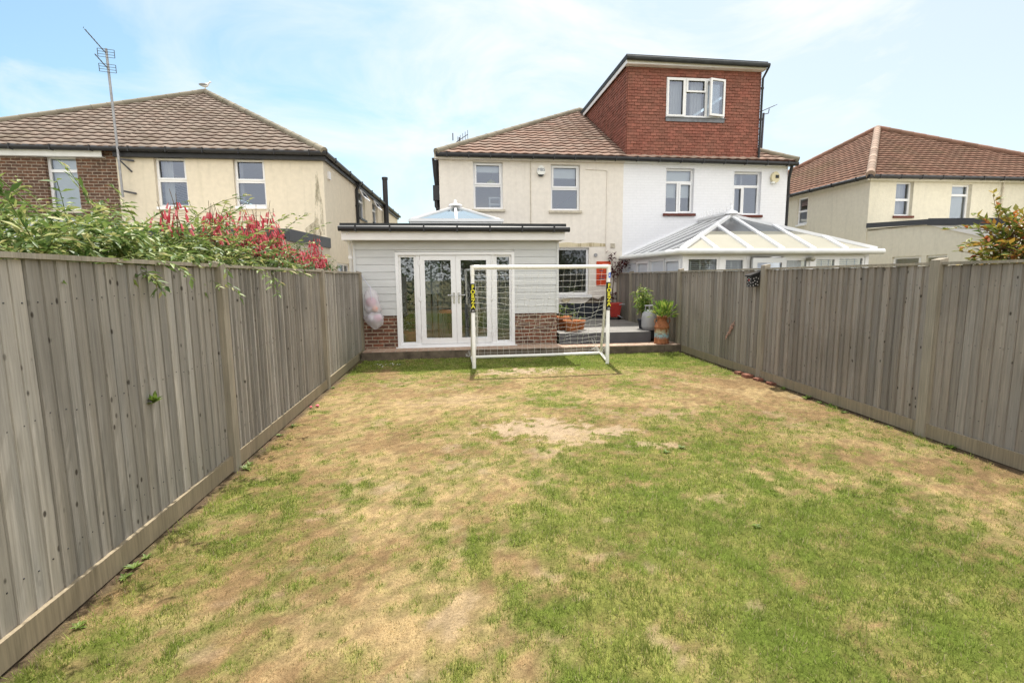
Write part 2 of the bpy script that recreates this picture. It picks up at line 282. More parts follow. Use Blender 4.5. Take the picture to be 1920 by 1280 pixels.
# ------------------------------------------------------------------ mesh helpers
ORG = {}
def tag(o, label=None, cat=None, group=None, kind=None):
    for k, v in (('label', label), ('category', cat), ('group', group), ('kind', kind)):
        if v: o[k] = v
    return o
def thing(name, label, cat, loc=(0, 0, 0), group=None):
    o = bpy.data.objects.new(name, None); o.empty_display_size = .2; col.objects.link(o); o.location = loc; ORG[o.name] = Vector(loc)
    return tag(o, label, cat, group)
class Fr:                                       # a wall frame: u along the wall, d outward, z up
    def __init__(s, o, u):
        s.o = Vector((o[0], o[1], 0)); s.u = Vector((u[0], u[1], 0)).normalized(); s.n = Vector((s.u.y, -s.u.x, 0))
    def p(s, u, d, z): return s.o + s.u*u + s.n*d + Vector((0, 0, z))
class MB:
    def __init__(s): s.v = []; s.f = []; s.mi = []; s.sm = []; s.t = []
    def add(s, vs, fs, m=0, sm=False, tone=.5):
        b = len(s.v); s.v += [tuple(x) for x in vs]
        for f in fs: s.f.append([b+i for i in f]); s.mi.append(m); s.sm.append(sm); s.t.append(tone)
        return s
    def quad(s, *p, m=0, tone=.5): return s.add(p, [list(range(len(p)))], m, False, tone)
    def hexa(s, P, m=0, tone=.5):               # 8 points: bottom ring 0-3, top ring 4-7
        return s.add(P, [(0, 3, 2, 1), (4, 5, 6, 7), (0, 1, 5, 4), (1, 2, 6, 5), (2, 3, 7, 6), (3, 0, 4, 7)], m, False, tone)
    def box(s, x0, x1, y0, y1, z0, z1, m=0, tone=.5):
        return s.hexa([(x0, y0, z0), (x1, y0, z0), (x1, y1, z0), (x0, y1, z0), (x0, y0, z1), (x1, y0, z1), (x1, y1, z1), (x0, y1, z1)], m, tone)
    def fbox(s, F, u0, u1, d0, d1, z0, z1, m=0, tone=.5):
        P = [F.p(u0, d1, z0), F.p(u1, d1, z0), F.p(u1, d0, z0), F.p(u0, d0, z0), F.p(u0, d1, z1), F.p(u1, d1, z1), F.p(u1, d0, z1), F.p(u0, d0, z1)]
        return s.hexa(P, m, tone)
    def bar(s, a, b, wx, wz, m=0, upv=(0, 0, 1), tone=.5):     # rectangular bar from a to b
        a, b = Vector(a), Vector(b); d = (b-a).normalized(); x = d.cross(Vector(upv)).normalized(); y = x.cross(d)
        P = [a-x*wx/2-y*wz/2, a+x*wx/2-y*wz/2, b+x*wx/2-y*wz/2, b-x*wx/2-y*wz/2, a-x*wx/2+y*wz/2, a+x*wx/2+y*wz/2, b+x*wx/2+y*wz/2, b-x*wx/2+y*wz/2]
        return s.hexa(P, m, tone)
    def tube(s, pts, r, n=8, m=0, cap=True, tone=.5):
        pts = [Vector(p) for p in pts]; rs = r if isinstance(r, (list, tuple)) else [r]*len(pts); vs = []; prev = None
        for i, p in enumerate(pts):
            d = (pts[min(i+1, len(pts)-1)]-pts[max(i-1, 0)]).normalized()
            x = d.cross(Vector((0, 0, 1)) if abs(d.z) < .95 else Vector((0, 1, 0))) if prev is None else prev-d*prev.dot(d)
            x.normalize(); prev = x.copy(); y = d.cross(x)
            for k in range(n):
                a = 2*math.pi*k/n; vs.append(p+(x*math.cos(a)+y*math.sin(a))*rs[i])
        fs = [[i*n+k, i*n+(k+1) % n, (i+1)*n+(k+1) % n, (i+1)*n+k] for i in range(len(pts)-1) for k in range(n)]
        s.add(vs, fs, m, True, tone)
        if cap: s.add(vs[:n][::-1], [list(range(n))], m, False, tone); s.add(vs[-n:], [list(range(n))], m, False, tone)
        return s
    def lathe(s, prof, c, n=24, m=0, sq=None, tone=.5, wob=0):
        c = Vector(c); vs = []
        for i, (r, z) in enumerate(prof):
            for k in range(n):
                a = 2*math.pi*k/n; q = r*(1+wob*math.sin(3*a+z*9)+wob*.6*math.sin(5*a+z*17))
                vs.append(c+Vector((q*math.cos(a)*(sq[0] if sq else 1), q*math.sin(a)*(sq[1] if sq else 1), z)))
        s.add(vs, [[i*n+k, i*n+(k+1) % n, (i+1)*n+(k+1) % n, (i+1)*n+k] for i in range(len(prof)-1) for k in range(n)], m, True, tone)
        return s
    def ball(s, c, r, m=0, n=16, sc_=(1, 1, 1), tone=.5):
        pr = [(max(1e-4, math.sin(math.pi*i/n)), -math.cos(math.pi*i/n)) for i in range(n+1)]; c = Vector(c); vs = []
        for a_, z in pr:
            for k in range(n):
                t_ = 2*math.pi*k/n; vs.append(c+Vector((a_*math.cos(t_)*sc_[0], a_*math.sin(t_)*sc_[1], z*sc_[2]))*r)
        return s.add(vs, [[i*n+k, i*n+(k+1) % n, (i+1)*n+(k+1) % n, (i+1)*n+k] for i in range(n) for k in range(n)], m, True, tone)
    def prism(s, poly, a, h, m=0, tone=.5):     # poly: 3-D points, extruded by vector a*h
        a = Vector(a)*h; P = [Vector(p) for p in poly]; n = len(P); vs = P+[p+a for p in P]
        return s.add(vs, [list(range(n))[::-1], list(range(n, 2*n))]+[[i, (i+1) % n, n+(i+1) % n, n+i] for i in range(n)], m, False, tone)
    def build(s, name, mats, parent=None, loc=None):
        return mesh_obj(name, np.array(s.v, dtype=np.float64), s.f, mats, parent, s.mi, s.sm, s.t, loc)
def mesh_obj(name, v, f, mats, parent=None, mi=None, sm=None, tone=None, loc=None, uv=True):
    """f: list of lists or an (M,k) array of vertex indices; tone: one value per face."""
    if not isinstance(mats, (list, tuple)): mats = [mats]
    org = ORG[parent.name] if parent is not None else Vector(loc or (0, 0, 0))
    me = bpy.data.meshes.new(name)
    if isinstance(f, np.ndarray): lt = np.full(len(f), f.shape[1], dtype=np.int32); li = f.ravel().astype(np.int32)
    else: lt = np.array([len(x) for x in f], dtype=np.int32); li = np.array([i for x in f for i in x], dtype=np.int32)
    vl = v-np.array(org)
    me.vertices.add(len(v)); me.vertices.foreach_set('co', vl.astype(np.float32).ravel())
    me.loops.add(len(li)); me.loops.foreach_set('vertex_index', li)
    me.polygons.add(len(lt)); ls = np.concatenate(([0], np.cumsum(lt)[:-1])).astype(np.int32); me.polygons.foreach_set('loop_start', ls); me.polygons.foreach_set('loop_total', lt)
    if mi is not None: me.polygons.foreach_set('material_index', np.array(mi, dtype=np.int32))
    if sm is not None: me.polygons.foreach_set('use_smooth', np.array(sm, dtype=bool))
    me.update(calc_edges=True)
    if tone is not None:
        at = me.attributes.new('tone', 'FLOAT', 'FACE'); at.data.foreach_set('value', np.array(tone, dtype=np.float32))
    if uv and len(li) < 400000:
        nrm = np.empty(len(lt)*3, dtype=np.float32); me.polygons.foreach_get('normal', nrm); nrm = np.abs(nrm.reshape(-1, 3))
        ax = np.argmax(nrm*np.array([1, 1, 1.0]), axis=1); axl = np.repeat(ax, lt); P = v[li]
        U = np.where(axl == 0, P[:, 1], P[:, 0]); V = np.where(axl == 2, P[:, 1], P[:, 2])
        ul = me.uv_layers.new(name='UVMap'); ul.data.foreach_set('uv', np.stack([U, V], 1).astype(np.float32).ravel())
    for m in mats: me.materials.append(m)
    o = bpy.data.objects.new(name, me); col.objects.link(o)
    if parent is not None: o.parent = parent; ORG[o.name] = org
    else: o.location = loc or (0, 0, 0); ORG[o.name] = org
    return o
def text_mesh(name, s, size, origin, right, upv, mat, parent, extr=.001, align='CENTER', bold=0):
    cu = bpy.data.curves.new('lettering', 'FONT'); cu.body = s; cu.size = size; cu.extrude = extr; cu.align_x = align; cu.align_y = 'CENTER'; cu.offset = bold
    tmp = bpy.data.objects.new('lettering', cu); col.objects.link(tmp)
    dg = bpy.context.evaluated_depsgraph_get(); me = bpy.data.meshes.new_from_object(tmp.evaluated_get(dg)); bpy.data.objects.remove(tmp)
    right = Vector(right).normalized(); upv = Vector(upv).normalized(); nn = right.cross(upv); o_ = Vector(origin)
    V = np.array([o_+right*q.co.x+upv*q.co.y+nn*q.co.z for q in me.vertices]); F = [list(p.vertices) for p in me.polygons]; bpy.data.meshes.remove(me)
    return mesh_obj(name, V, F, mat, parent)

# wall with rectangular openings (u0,u1,z0,z1), reveals going inwards
def wall(mb, F, u0, u1, z0, z1, ops=(), rev=.12, m=0, zt=None):
    us = sorted({u0, u1, *[q for o in ops for q in o[:2]]}); zs = sorted({z0, z1, *[q for o in ops for q in o[2:4]]})
    for a, b in zip(us, us[1:]):
        for c, d in zip(zs, zs[1:]):
            um, zm = (a+b)/2, (c+d)/2
            if any(o[0] < um < o[1] and o[2] < zm < o[3] for o in ops): continue
            mb.quad(F.p(a, 0, c), F.p(b, 0, c), F.p(b, 0, d), F.p(a, 0, d), m=m)
    for o in ops:
        a, b, c, d = o[:4]
        mb.quad(F.p(a, 0, c), F.p(a, 0, d), F.p(a, -rev, d), F.p(a, -rev, c), m=m); mb.quad(F.p(b, 0, d), F.p(b, 0, c), F.p(b, -rev, c), F.p(b, -rev, d), m=m)
        mb.quad(F.p(a, 0, d), F.p(b, 0, d), F.p(b, -rev, d), F.p(a, -rev, d), m=m); mb.quad(F.p(b, 0, c), F.p(a, 0, c), F.p(a, -rev, c), F.p(b, -rev, c), m=m)
def window(parent, F, u0, u1, z0, z1, trans=(), mull=(), rd=.1, fr=.06, sill=None, sill_over=.05, blind=None, curtain=None, fmat='upvc', lights=(), slats=False):
    mb = MB(); d0, d1 = -rd-.07, -rd
    mb.fbox(F, u0, u0+fr, d0, d1, z0, z1); mb.fbox(F, u1-fr, u1, d0, d1, z0, z1)
    mb.fbox(F, u0+fr, u1-fr, d0, d1, z0, z0+fr); mb.fbox(F, u0+fr, u1-fr, d0, d1, z1-fr, z1)
    for z in trans: mb.fbox(F, u0+fr, u1-fr, d0, d1-.002, z-.035, z+.035)
    for (u, a, b) in mull: mb.fbox(F, u-.035, u+.035, d0, d1-.003, a, b)
    for (a, b, c, d) in lights:                              # opening lights: a raised inner sash
        for q in ((a, b, c, c+.045), (a, b, d-.045, d), (a, a+.045, c+.045, d-.045), (b-.045, b, c+.045, d-.045)): mb.fbox(F, q[0], q[1], d1-.01, d1+.022, q[2], q[3])
    w_ = mb.build('window', M[fmat], parent)
    p = MB(); p.quad(F.p(u0+.02, -rd-.035, z0+.02), F.p(u1-.02, -rd-.035, z0+.02), F.p(u1-.02, -rd-.035, z1-.02), F.p(u0+.02, -rd-.035, z1-.02)); p.build('pane', M['pane' if z0 > 2.5 else 'low_pane'], w_)
    if sill: s = MB(); s.fbox(F, u0-sill_over, u1+sill_over, -rd, .06, z0-.07, z0-.003); s.build('sill', M[sill], w_)
    if blind is not None:
        b = MB(); n = 10; b.fbox(F, u0+.03, u1-.03, -rd-.13, -rd-.12, blind, z1-.03); b.fbox(F, u0+.03, u1-.03, -rd-.14, -rd-.115, blind-.03, blind); b.build('blind', M['blind'], w_)
    if slats:
        b = MB(); z = z0+.1
        while z < z1-.06: b.fbox(F, u0+.06, u1-.06, -rd-.16, -rd-.13, z, z+.012); z += .048
        for q in (.2, .5, .8): u = u0+(u1-u0)*q; b.fbox(F, u-.012, u+.012, -rd-.128, -rd-.125, z0+.08, z1-.05)
        b.build('slatted_blind', M['blind'], w_)
    if curtain:
        for (a, b_) in curtain:
            c = MB(); k = max(6, int((b_-a)/.03))
            for i in range(k):
                x0, x1 = a+(b_-a)*i/k, a+(b_-a)*(i+1)/k; e0, e1 = .025*math.sin(i*1.9), .025*math.sin((i+1)*1.9)
                c.quad(F.p(x0, -rd-.2+e0, z0+.02), F.p(x1, -rd-.2+e1, z0+.02), F.p(x1, -rd-.2+e1, z1-.03), F.p(x0, -rd-.2+e0, z1-.03))
            c.build('curtain', M['net'], w_)
    return w_
# a tiled roof slope: eave A->B, top TL->TR
def slope(mb, A, B, TL, TR, g=.29, wl=.3, amp=.019, thick=.031, seg=8, m=0, tw=.3):
    A, B, TL, TR = map(Vector, (A, B, TL, TR)); u = (B-A).normalized(); n = u.cross(TL-A).normalized()
    if n.z < 0: n = -n
    wv = n.cross(u)
    if wv.dot(TL-A) < 0: wv = -wv
    Lv = (TL-A).dot(wv); W = (B-A).length; uTL, uTR = (TL-A).dot(u), (TR-A).dot(u); step = wl/seg
    gr = np.arange(math.floor(min(0, uTL)/step)*step, max(W, uTR)+step, step); nc = int(math.ceil(Lv/g))
    h = amp*np.clip(.5+.5*np.cos(2*np.pi*gr/wl), 0, 1)**1.4
    A_, u_, w_, n_ = (np.array(x) for x in (A, u, wv, n)); sd_ = rng.random()*1000
    for k in range(nc):
        v0, v1 = k*g, min((k+1)*g+.02, Lv); rows = []
        for v, off in ((v0, -.01), (v0, thick), (v1, .004)):
            a = uTL*v/Lv; b = W+(uTR-W)*v/Lv; q = np.clip(gr, a, b)
            hh = h if off > 0 else h*0
            rows.append(A_+q[:, None]*u_+v*w_+(hh+off)[:, None]*n_ if off > 0 else A_+q[:, None]*u_+v*w_+off*n_)
        b0 = len(mb.v); ng = len(gr)
        for r_ in rows: mb.v += [tuple(x) for x in r_]
        for j in range(ng-1):
            if np.linalg.norm(rows[1][j]-rows[1][j+1]) < 1e-5 and np.linalg.norm(rows[2][j]-rows[2][j+1]) < 1e-5: continue
            tn = ((math.sin((math.floor(gr[j]/tw+1e-6)*12.9898+k*78.233+sd_))*43758.5453) % 1)
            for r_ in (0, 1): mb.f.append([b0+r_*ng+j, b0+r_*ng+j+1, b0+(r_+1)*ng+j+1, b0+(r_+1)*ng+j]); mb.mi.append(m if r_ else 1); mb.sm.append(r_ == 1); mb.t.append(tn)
def ridge(mb, a, b, r=.09, m=0):
    a, b = Vector(a), Vector(b); L = (b-a).length; k = int(L/.42); d = (b-a)/k; vs = []
    for i in range(k):
        t_ = rng.random(); p, q = a+d*i, a+d*(i+1.06); mb.tube([p, q], [r*(1.03+.05*t_), r*.98], 10, m, True, t_)
def gutter(parent, a, b, r=.062, mat='black', nb=6):
    mb = MB(); a, b = Vector(a), Vector(b); mb.tube([a, b], r, 10)
    d = (b-a).normalized()
    for i in range(nb):
        p = a+(b-a)*((i+.5)/nb); mb.bar(p-d*.015, p+d*.015, r*2.12, r*2.12)
    return mb.build('gutter', M[mat], parent)
def pyramid_half(parent, x0, x1, xs, y0, y1, ap, ze, side, mat, hipm, ov=.22):
    """half of a pyramid roof; side -1 keeps the part west of xs, +1 the part east of it"""
    mb = MB(); ap = Vector(ap); zE = ze; X0, X1, Y0, Y1 = x0-ov, x1+ov, y0-ov, y1+ov
    if side < 0: xe, xm = X0, xs
    else: xe, xm = X1, xs
    f0, f1 = ((xe, Y0, zE), (xm, Y0, zE)) if side < 0 else ((xm, Y0, zE), (xe, Y0, zE))
    slope(mb, f0, f1, ap, ap)
    g0, g1 = ((xm, Y1, zE), (xe, Y1, zE)) if side < 0 else ((xe, Y1, zE), (xm, Y1, zE))
    slope(mb, g0, g1, ap, ap, seg=4)
    s0, s1 = ((xe, Y1, zE), (xe, Y0, zE)) if side < 0 else ((xe, Y0, zE), (xe, Y1, zE))
    slope(mb, s0, s1, ap, ap, seg=4)
    ro = mb.build('roof', [M[mat], M['tile_edge_shade']], parent)
    hp = MB(); ridge(hp, (xe, Y0, zE+.03), ap+Vector((0, 0, .04))); ridge(hp, (xe, Y1, zE+.03), ap+Vector((0, 0, .04))); hp.build('hip_ridge', M[hipm], ro)
    return ro
def pipe(parent, pts, r=.04, name='downpipe', mat='black'):
    mb = MB(); mb.tube(pts, r, 10)
    for p, q in zip(pts, pts[1:]):
        p, q = Vector(p), Vector(q)
        if (q-p).length > 1.2:
            for k in (.12, .5, .9): c = p+(q-p)*k; d = (q-p).normalized(); mb.tube([c-d*.03, c+d*.03], r*1.35, 10)
    return mb.build(name, M[mat], parent)

# ------------------------------------------------------------------ ground
def gz(y): return .0135*(np.clip(y, -6, 14)-7)
_lat = np.random.default_rng(5).random((256, 256))
def vnoise(x, y):
    xi, yi = np.floor(x).astype(int), np.floor(y).astype(int); fx, fy = x-xi, y-yi; fx = fx*fx*(3-2*fx); fy = fy*fy*(3-2*fy)
    L = lambda a, b: _lat[a % 256, b % 256]
    return (L(xi, yi)*(1-fx)+L(xi+1, yi)*fx)*(1-fy)+(L(xi, yi+1)*(1-fx)+L(xi+1, yi+1)*fx)*fy
def fbm(x, y, o=4, p=.55):
    s, a, t_ = 0, 1, 0
    for i in range(o): s = s+a*vnoise(x*2**i+17.3*i, y*2**i+9.1*i); t_ += a; a *= p
    return s/t_
def sst(a, b, x): q = np.clip((x-a)/(b-a), 0, 1); return q*q*(3-2*q)
BARE = [(1.35, 8.40, .66, .20, 1), (2.05, 8.5, .35, .1, .7), (.92, 5.27, .40, .28, .9), (1.62, 5.06, .24, .13, .8), (1.25, 5.0, .3, .3, .55), (.85, 4.55, .2, .12, .5), (-.03, 2.33, .075, .14, 1), (.03, 2.46, .07, .06, .9), (1.05, 3.19, .09, .05, .9), (-.94, 3.55, .12, .06, .8), (1.52, 2.2, .07, .05, .9), (.93, 1.99, .05, .12, .9),
        (2.56, 2.14, .05, .04, .9), (.55, 2.62, .06, .05, .7), (.85, 2.75, .08, .04, .7), (.45, 2.15, .06, .04, .7), (.3, 3.0, .1, .06, .5), (-1.0, 2.6, .14, .05, .6), (-.7, 3.1, .1, .06, .5), (1.3, 2.75, .07, .05, .7), (1.12, 2.6, .05, .04, .7), (.68, 2.4, .05, .04, .8), (2.0, 3.4, .1, .05, .6), (3.1, 3.0, .12, .07, .6), (1.9, 4.6, .2, .1, .6), (2.5, 5.6, .3, .12, .35), (.0, 6.6, .4, .2, .25), (-1.2, 2.25, .1, .05, .7)]
y_near = lambda c: c < 4.0
def lawn(x, y):
    """green (0 dry .. 1 green), bare (0 .. 1), straw (pale .. red-brown)"""
    n1, n2, n3, n4 = fbm(x*.9+3, y*.9+8), fbm(x*2.6+40, y*2.6, 4), fbm(x*7+70, y*7+31, 3), fbm(x*17+11, y*17+57, 3)
    g = .20+.55*sst(-.5, .8, x-.42*(y-1.9)+1.3*(n1-.5)+.9*(n2-.5))*sst(6.6, 3.6, y-.35*(x-2)+1.5*(n2-.5))+.75*sst(8.3, 9.0, y+(n1-.5)*1.2-.12*(x < 0))
    g = g+.24*sst(-.7, -1.8, x)*sst(6.2, 3.2, y)+.16*sst(.2, -.8, x)*sst(3.0, 2.0, y)+.5*sst(-1.0, -1.5, x)*sst(7.6, 8.5, y)+.20*sst(1.6, 3.0, x)*sst(5, 6, y)*sst(.42, .58, n1)
    g = g-.50*sst(3.2, 4.0, x+.9*(n2-.5)-.05*(y-4))*sst(8.4, 6.8, y)
    g = g+.8*(n1-.5)+.85*(n2-.5)+.95*(n3-.5)+1.15*(n4-.5)
    b = 0*x
    for (a, c, rx, ry, s) in BARE:
        if y_near(c): s = s*.42
        d = np.sqrt(((x-a)/rx)**2+((y-c)/ry)**2)+1.6*(n2-.5)+1.9*(n3-.5)+2.6*(n4-.5)-.22*(c > 4); b = np.maximum(b, s*sst(1.05, .62, d))
    b = np.maximum(b, .5*sst(.62, .72, n2+.3*(n4-.5))*sst(.30, .5, n1)*sst(.8, .1, g))
    g = np.where(b > .3, g-.12, g)
    return sst(-.10, 1.0, g), b, np.clip(fbm(x*1.7+9, y*1.7+77, 3)+.5*(n4-.5)+.3*(n3-.5), 0, 1)
DRY, DRY2, GRN, GRN2, SOIL = (np.array(c) for c in ((.410, .322, .168), (.292, .210, .108), (.150, .215, .038), (.268, .292, .080), (.33, .25, .165)))
def lawncol(x, y, jit=0):
    g, b, s = lawn(x, y); n = fbm(x*23, y*23, 2)
    dry = DRY2+(DRY-DRY2)*sst(.3, .62, s+.3*(n-.5))[:, None]; gr = GRN+(GRN2-GRN)*sst(.35, .75, fbm(x*4+5, y*4+90, 3))[:, None]
    c = dry+(gr-dry)*g[:, None]
    return c, g, b
gx, gy = np.meshgrid(np.arange(-2.05, 4.96, .04), np.arange(-5, 10.05, .04)); x_, y_ = gx.ravel(), gy.ravel()
cg, g_, b_ = lawncol(x_, y_); n_ = fbm(x_*30, y_*30, 2)
sc_ = SOIL*(.75+.5*n_)[:, None]; tu_ = sst(.34, .62, fbm(x_*19+2, y_*19+4, 3)); thatch = cg*((.66+.4*n_)*(.74+.38*tu_))[:, None]*np.array([1.0, .92, .9]); cgr = thatch*.86+(sc_-thatch*.86)*(b_*sst(.25, .5, fbm(x_*11+3, y_*11, 3)+.3*b_))[:, None]
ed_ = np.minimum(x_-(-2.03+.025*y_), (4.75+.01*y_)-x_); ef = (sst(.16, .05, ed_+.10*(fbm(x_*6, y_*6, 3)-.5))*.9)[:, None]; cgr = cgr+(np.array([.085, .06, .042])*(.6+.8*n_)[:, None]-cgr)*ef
zz_ = gz(y_)+.022*(fbm(x_*1.3, y_*1.3, 3)-.5)+.012*(fbm(x_*9, y_*9, 2)-.5)-.006*b_
def hlawn(x, y): return gz(y)+.022*(fbm(x*1.3, y*1.3, 3)-.5)+.012*(fbm(x*9, y*9, 2)-.5)
ny, nx = gx.shape; idx = np.arange(nx*ny).reshape(ny, nx)
fa = np.stack([idx[:-1, :-1], idx[:-1, 1:], idx[1:, 1:], idx[1:, :-1]], -1).reshape(-1, 4)
t = NT('lawn soil and thatch'); ca = t.new('Attribute', attribute_name='cover').outputs['Color']
f1 = t.noise(t.vec(), 70, 5, .75); f2 = t.noise(t.vec(), 210, 2, .6)
x = t.mix(1., ca, t.rng(f1, .3, .7, .58, 1.3), 'MULTIPLY'); x = t.mix(1., x, t.rng(f2, .3, .7, .8, 1.2), 'MULTIPLY'); t.bump(f1, .8, .012); M['lawn'] = t.out(x, .98, .05)
def colour_attr(me, c, dom='POINT'):
    a = me.attributes.new('cover', 'FLOAT_COLOR', dom); a.data.foreach_set('color', np.concatenate([c, np.ones((len(c), 1))], 1).astype(np.float32).ravel())
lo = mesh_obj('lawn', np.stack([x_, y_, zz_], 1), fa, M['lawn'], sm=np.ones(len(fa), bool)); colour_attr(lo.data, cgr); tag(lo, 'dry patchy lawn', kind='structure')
# grass blades
def blades(n, y0, y1, hmin, hmax, wd):
    x = nr.uniform(-2.0, 4.9, n); y = nr.uniform(y0, y1, n); xl = -2.03+.025*y+.06; xr = 4.75+.01*y-.06
    c, g, b = lawncol(x, y); keep = (nr.random(n) > np.clip(b*1.25+.02, 0, .97)) & (nr.random(n) > .9*sst(.10, .03, np.minimum(x-xl, xr-x))) & (x > xl) & (x < xr) & (nr.random(n) < .78+.22*g) & (nr.random(n) < .42+.62*sst(.34, .60, fbm(x*19+2, y*19+4, 3)))
    x, y, c, g, b = x[keep], y[keep], c[keep], g[keep], b[keep]; n = len(x)
    h = nr.uniform(hmin, hmax, n)*(.75+.55*g)*(1-.5*b); edge = sst(.22, .05, np.minimum(x-(-2.03+.025*y+.06), (4.75+.01*y-.06)-x)); h = h*(1+.9*edge*nr.random(n))
    az = nr.uniform(0, 2*np.pi, n); la = nr.uniform(0, 2*np.pi, n); ln = np.clip(np.abs(nr.normal(.72, .5, n)), 0, 1.38); z = hlawn(x, y)-.006
    P = np.stack([x, y, z], 1); s = np.stack([np.cos(az), np.sin(az), 0*az], 1)*(wd*nr.uniform(.6, 1.3, n)/2)[:, None]
    T = P+np.stack([np.cos(la)*np.sin(ln)*h, np.sin(la)*np.sin(ln)*h, np.maximum(np.cos(ln), .12)*h], 1)
    V = np.empty((n, 3, 3)); V[:, 0] = P-s; V[:, 1] = P+s; V[:, 2] = T
    tuf = .25+.75*sst(.34, .62, fbm(x*19+2, y*19+4, 3)); tf2 = sst(.3, .7, fbm(x*8+22, y*8+14, 2)); T[:, 2] = P[:, 2]+(T[:, 2]-P[:, 2])*(.55+.75*tuf); cl_ = ((.70+.46*tuf)*(.86+.26*tf2))[:, None]
    isg = nr.random(n) < g*1.02; s1 = nr.random(n)[:, None]
    dryb = DRY2+(DRY*1.12-DRY2)*np.clip(.55*s1+.65*sst(.3, .62, fbm(x*1.7+9, y*1.7+77, 3))[:, None], 0, 1); grb = GRN+(GRN2-GRN)*np.clip(.5*s1+.5*fbm(x*4+5, y*4+90, 3)[:, None], 0, 1)
    c = np.where(isg[:, None], grb, dryb)*nr.uniform(.66, 1.42, n)[:, None]*cl_
    r_ = nr.random(n); c = np.where((r_ < .07)[:, None], np.array([.50, .42, .26])*nr.uniform(.8, 1.1, n)[:, None], c)
    T[:, 2] = np.where(isg, T[:, 2], P[:, 2]+(T[:, 2]-P[:, 2])*.7); V[:, 2] = T
    return V.reshape(-1, 3), c
parts = [blades(430000, 1.2, 3.2, .012, .033, .0048), blades(330000, 3.2, 5.6, .012, .031, .0066), blades(240000, 5.6, 9.96, .012, .028, .0088), blades(40000, -3.5, 1.2, .016, .042, .008)]
V = np.concatenate([p[0] for p in parts]); C = np.concatenate([p[1] for p in parts]); F_ = np.arange(len(V)).reshape(-1, 3)
t = NT('grass blade'); ca = t.new('Attribute', attribute_name='cover').outputs['Color']; t.out(ca, .75, .12)
tl = t.new('BsdfTranslucent'); t.link(ca, tl.inputs[0]); mx = t.new('MixShader'); mx.inputs[0].default_value = .4; t.link(t.b.outputs[0], mx.inputs[1]); t.link(tl.outputs[0], mx.inputs[2]); t.link(mx.outputs[0], t.n['Material Output'].inputs[0])
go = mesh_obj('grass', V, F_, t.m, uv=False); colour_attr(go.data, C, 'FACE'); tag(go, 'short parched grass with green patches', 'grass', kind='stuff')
# land around
t = NT('rough ground'); v = t.vec(); M['land'] = t.out(t.mix(t.rng(t.noise(v, .5, 6), .35, .65, 0, 1), (.13, .14, .05), (.24, .19, .11)), .97, .05)
mb = MB(); xs_ = [-400, -60, -25, -8, -2.05, 4.96, 12, 30, 70, 400]; ys_ = [-400, -60, -20, -6, 0, 4, 7, 10, 14, 40, 100, 500]
for a, b in zip(xs_, xs_[1:]):
    for c, d in zip(ys_, ys_[1:]):
        mb.quad(*[(p, q, float(gz(q))-.05) for p, q in ((a, c), (b, c), (b, d), (a, d))])
tag(mb.build('ground', M['land']), 'garden ground beyond the fences', kind='structure')
mb = MB(); mb.box(-3.2, -1.0, 14.2, 34, -.2, .09); mb.box(-3.15, -1.9, 10.6, 14.2, -.2, .088); mb.build('driveway', M['concrete']); tag(bpy.data.objects['driveway'], 'concrete side passage', kind='structure')

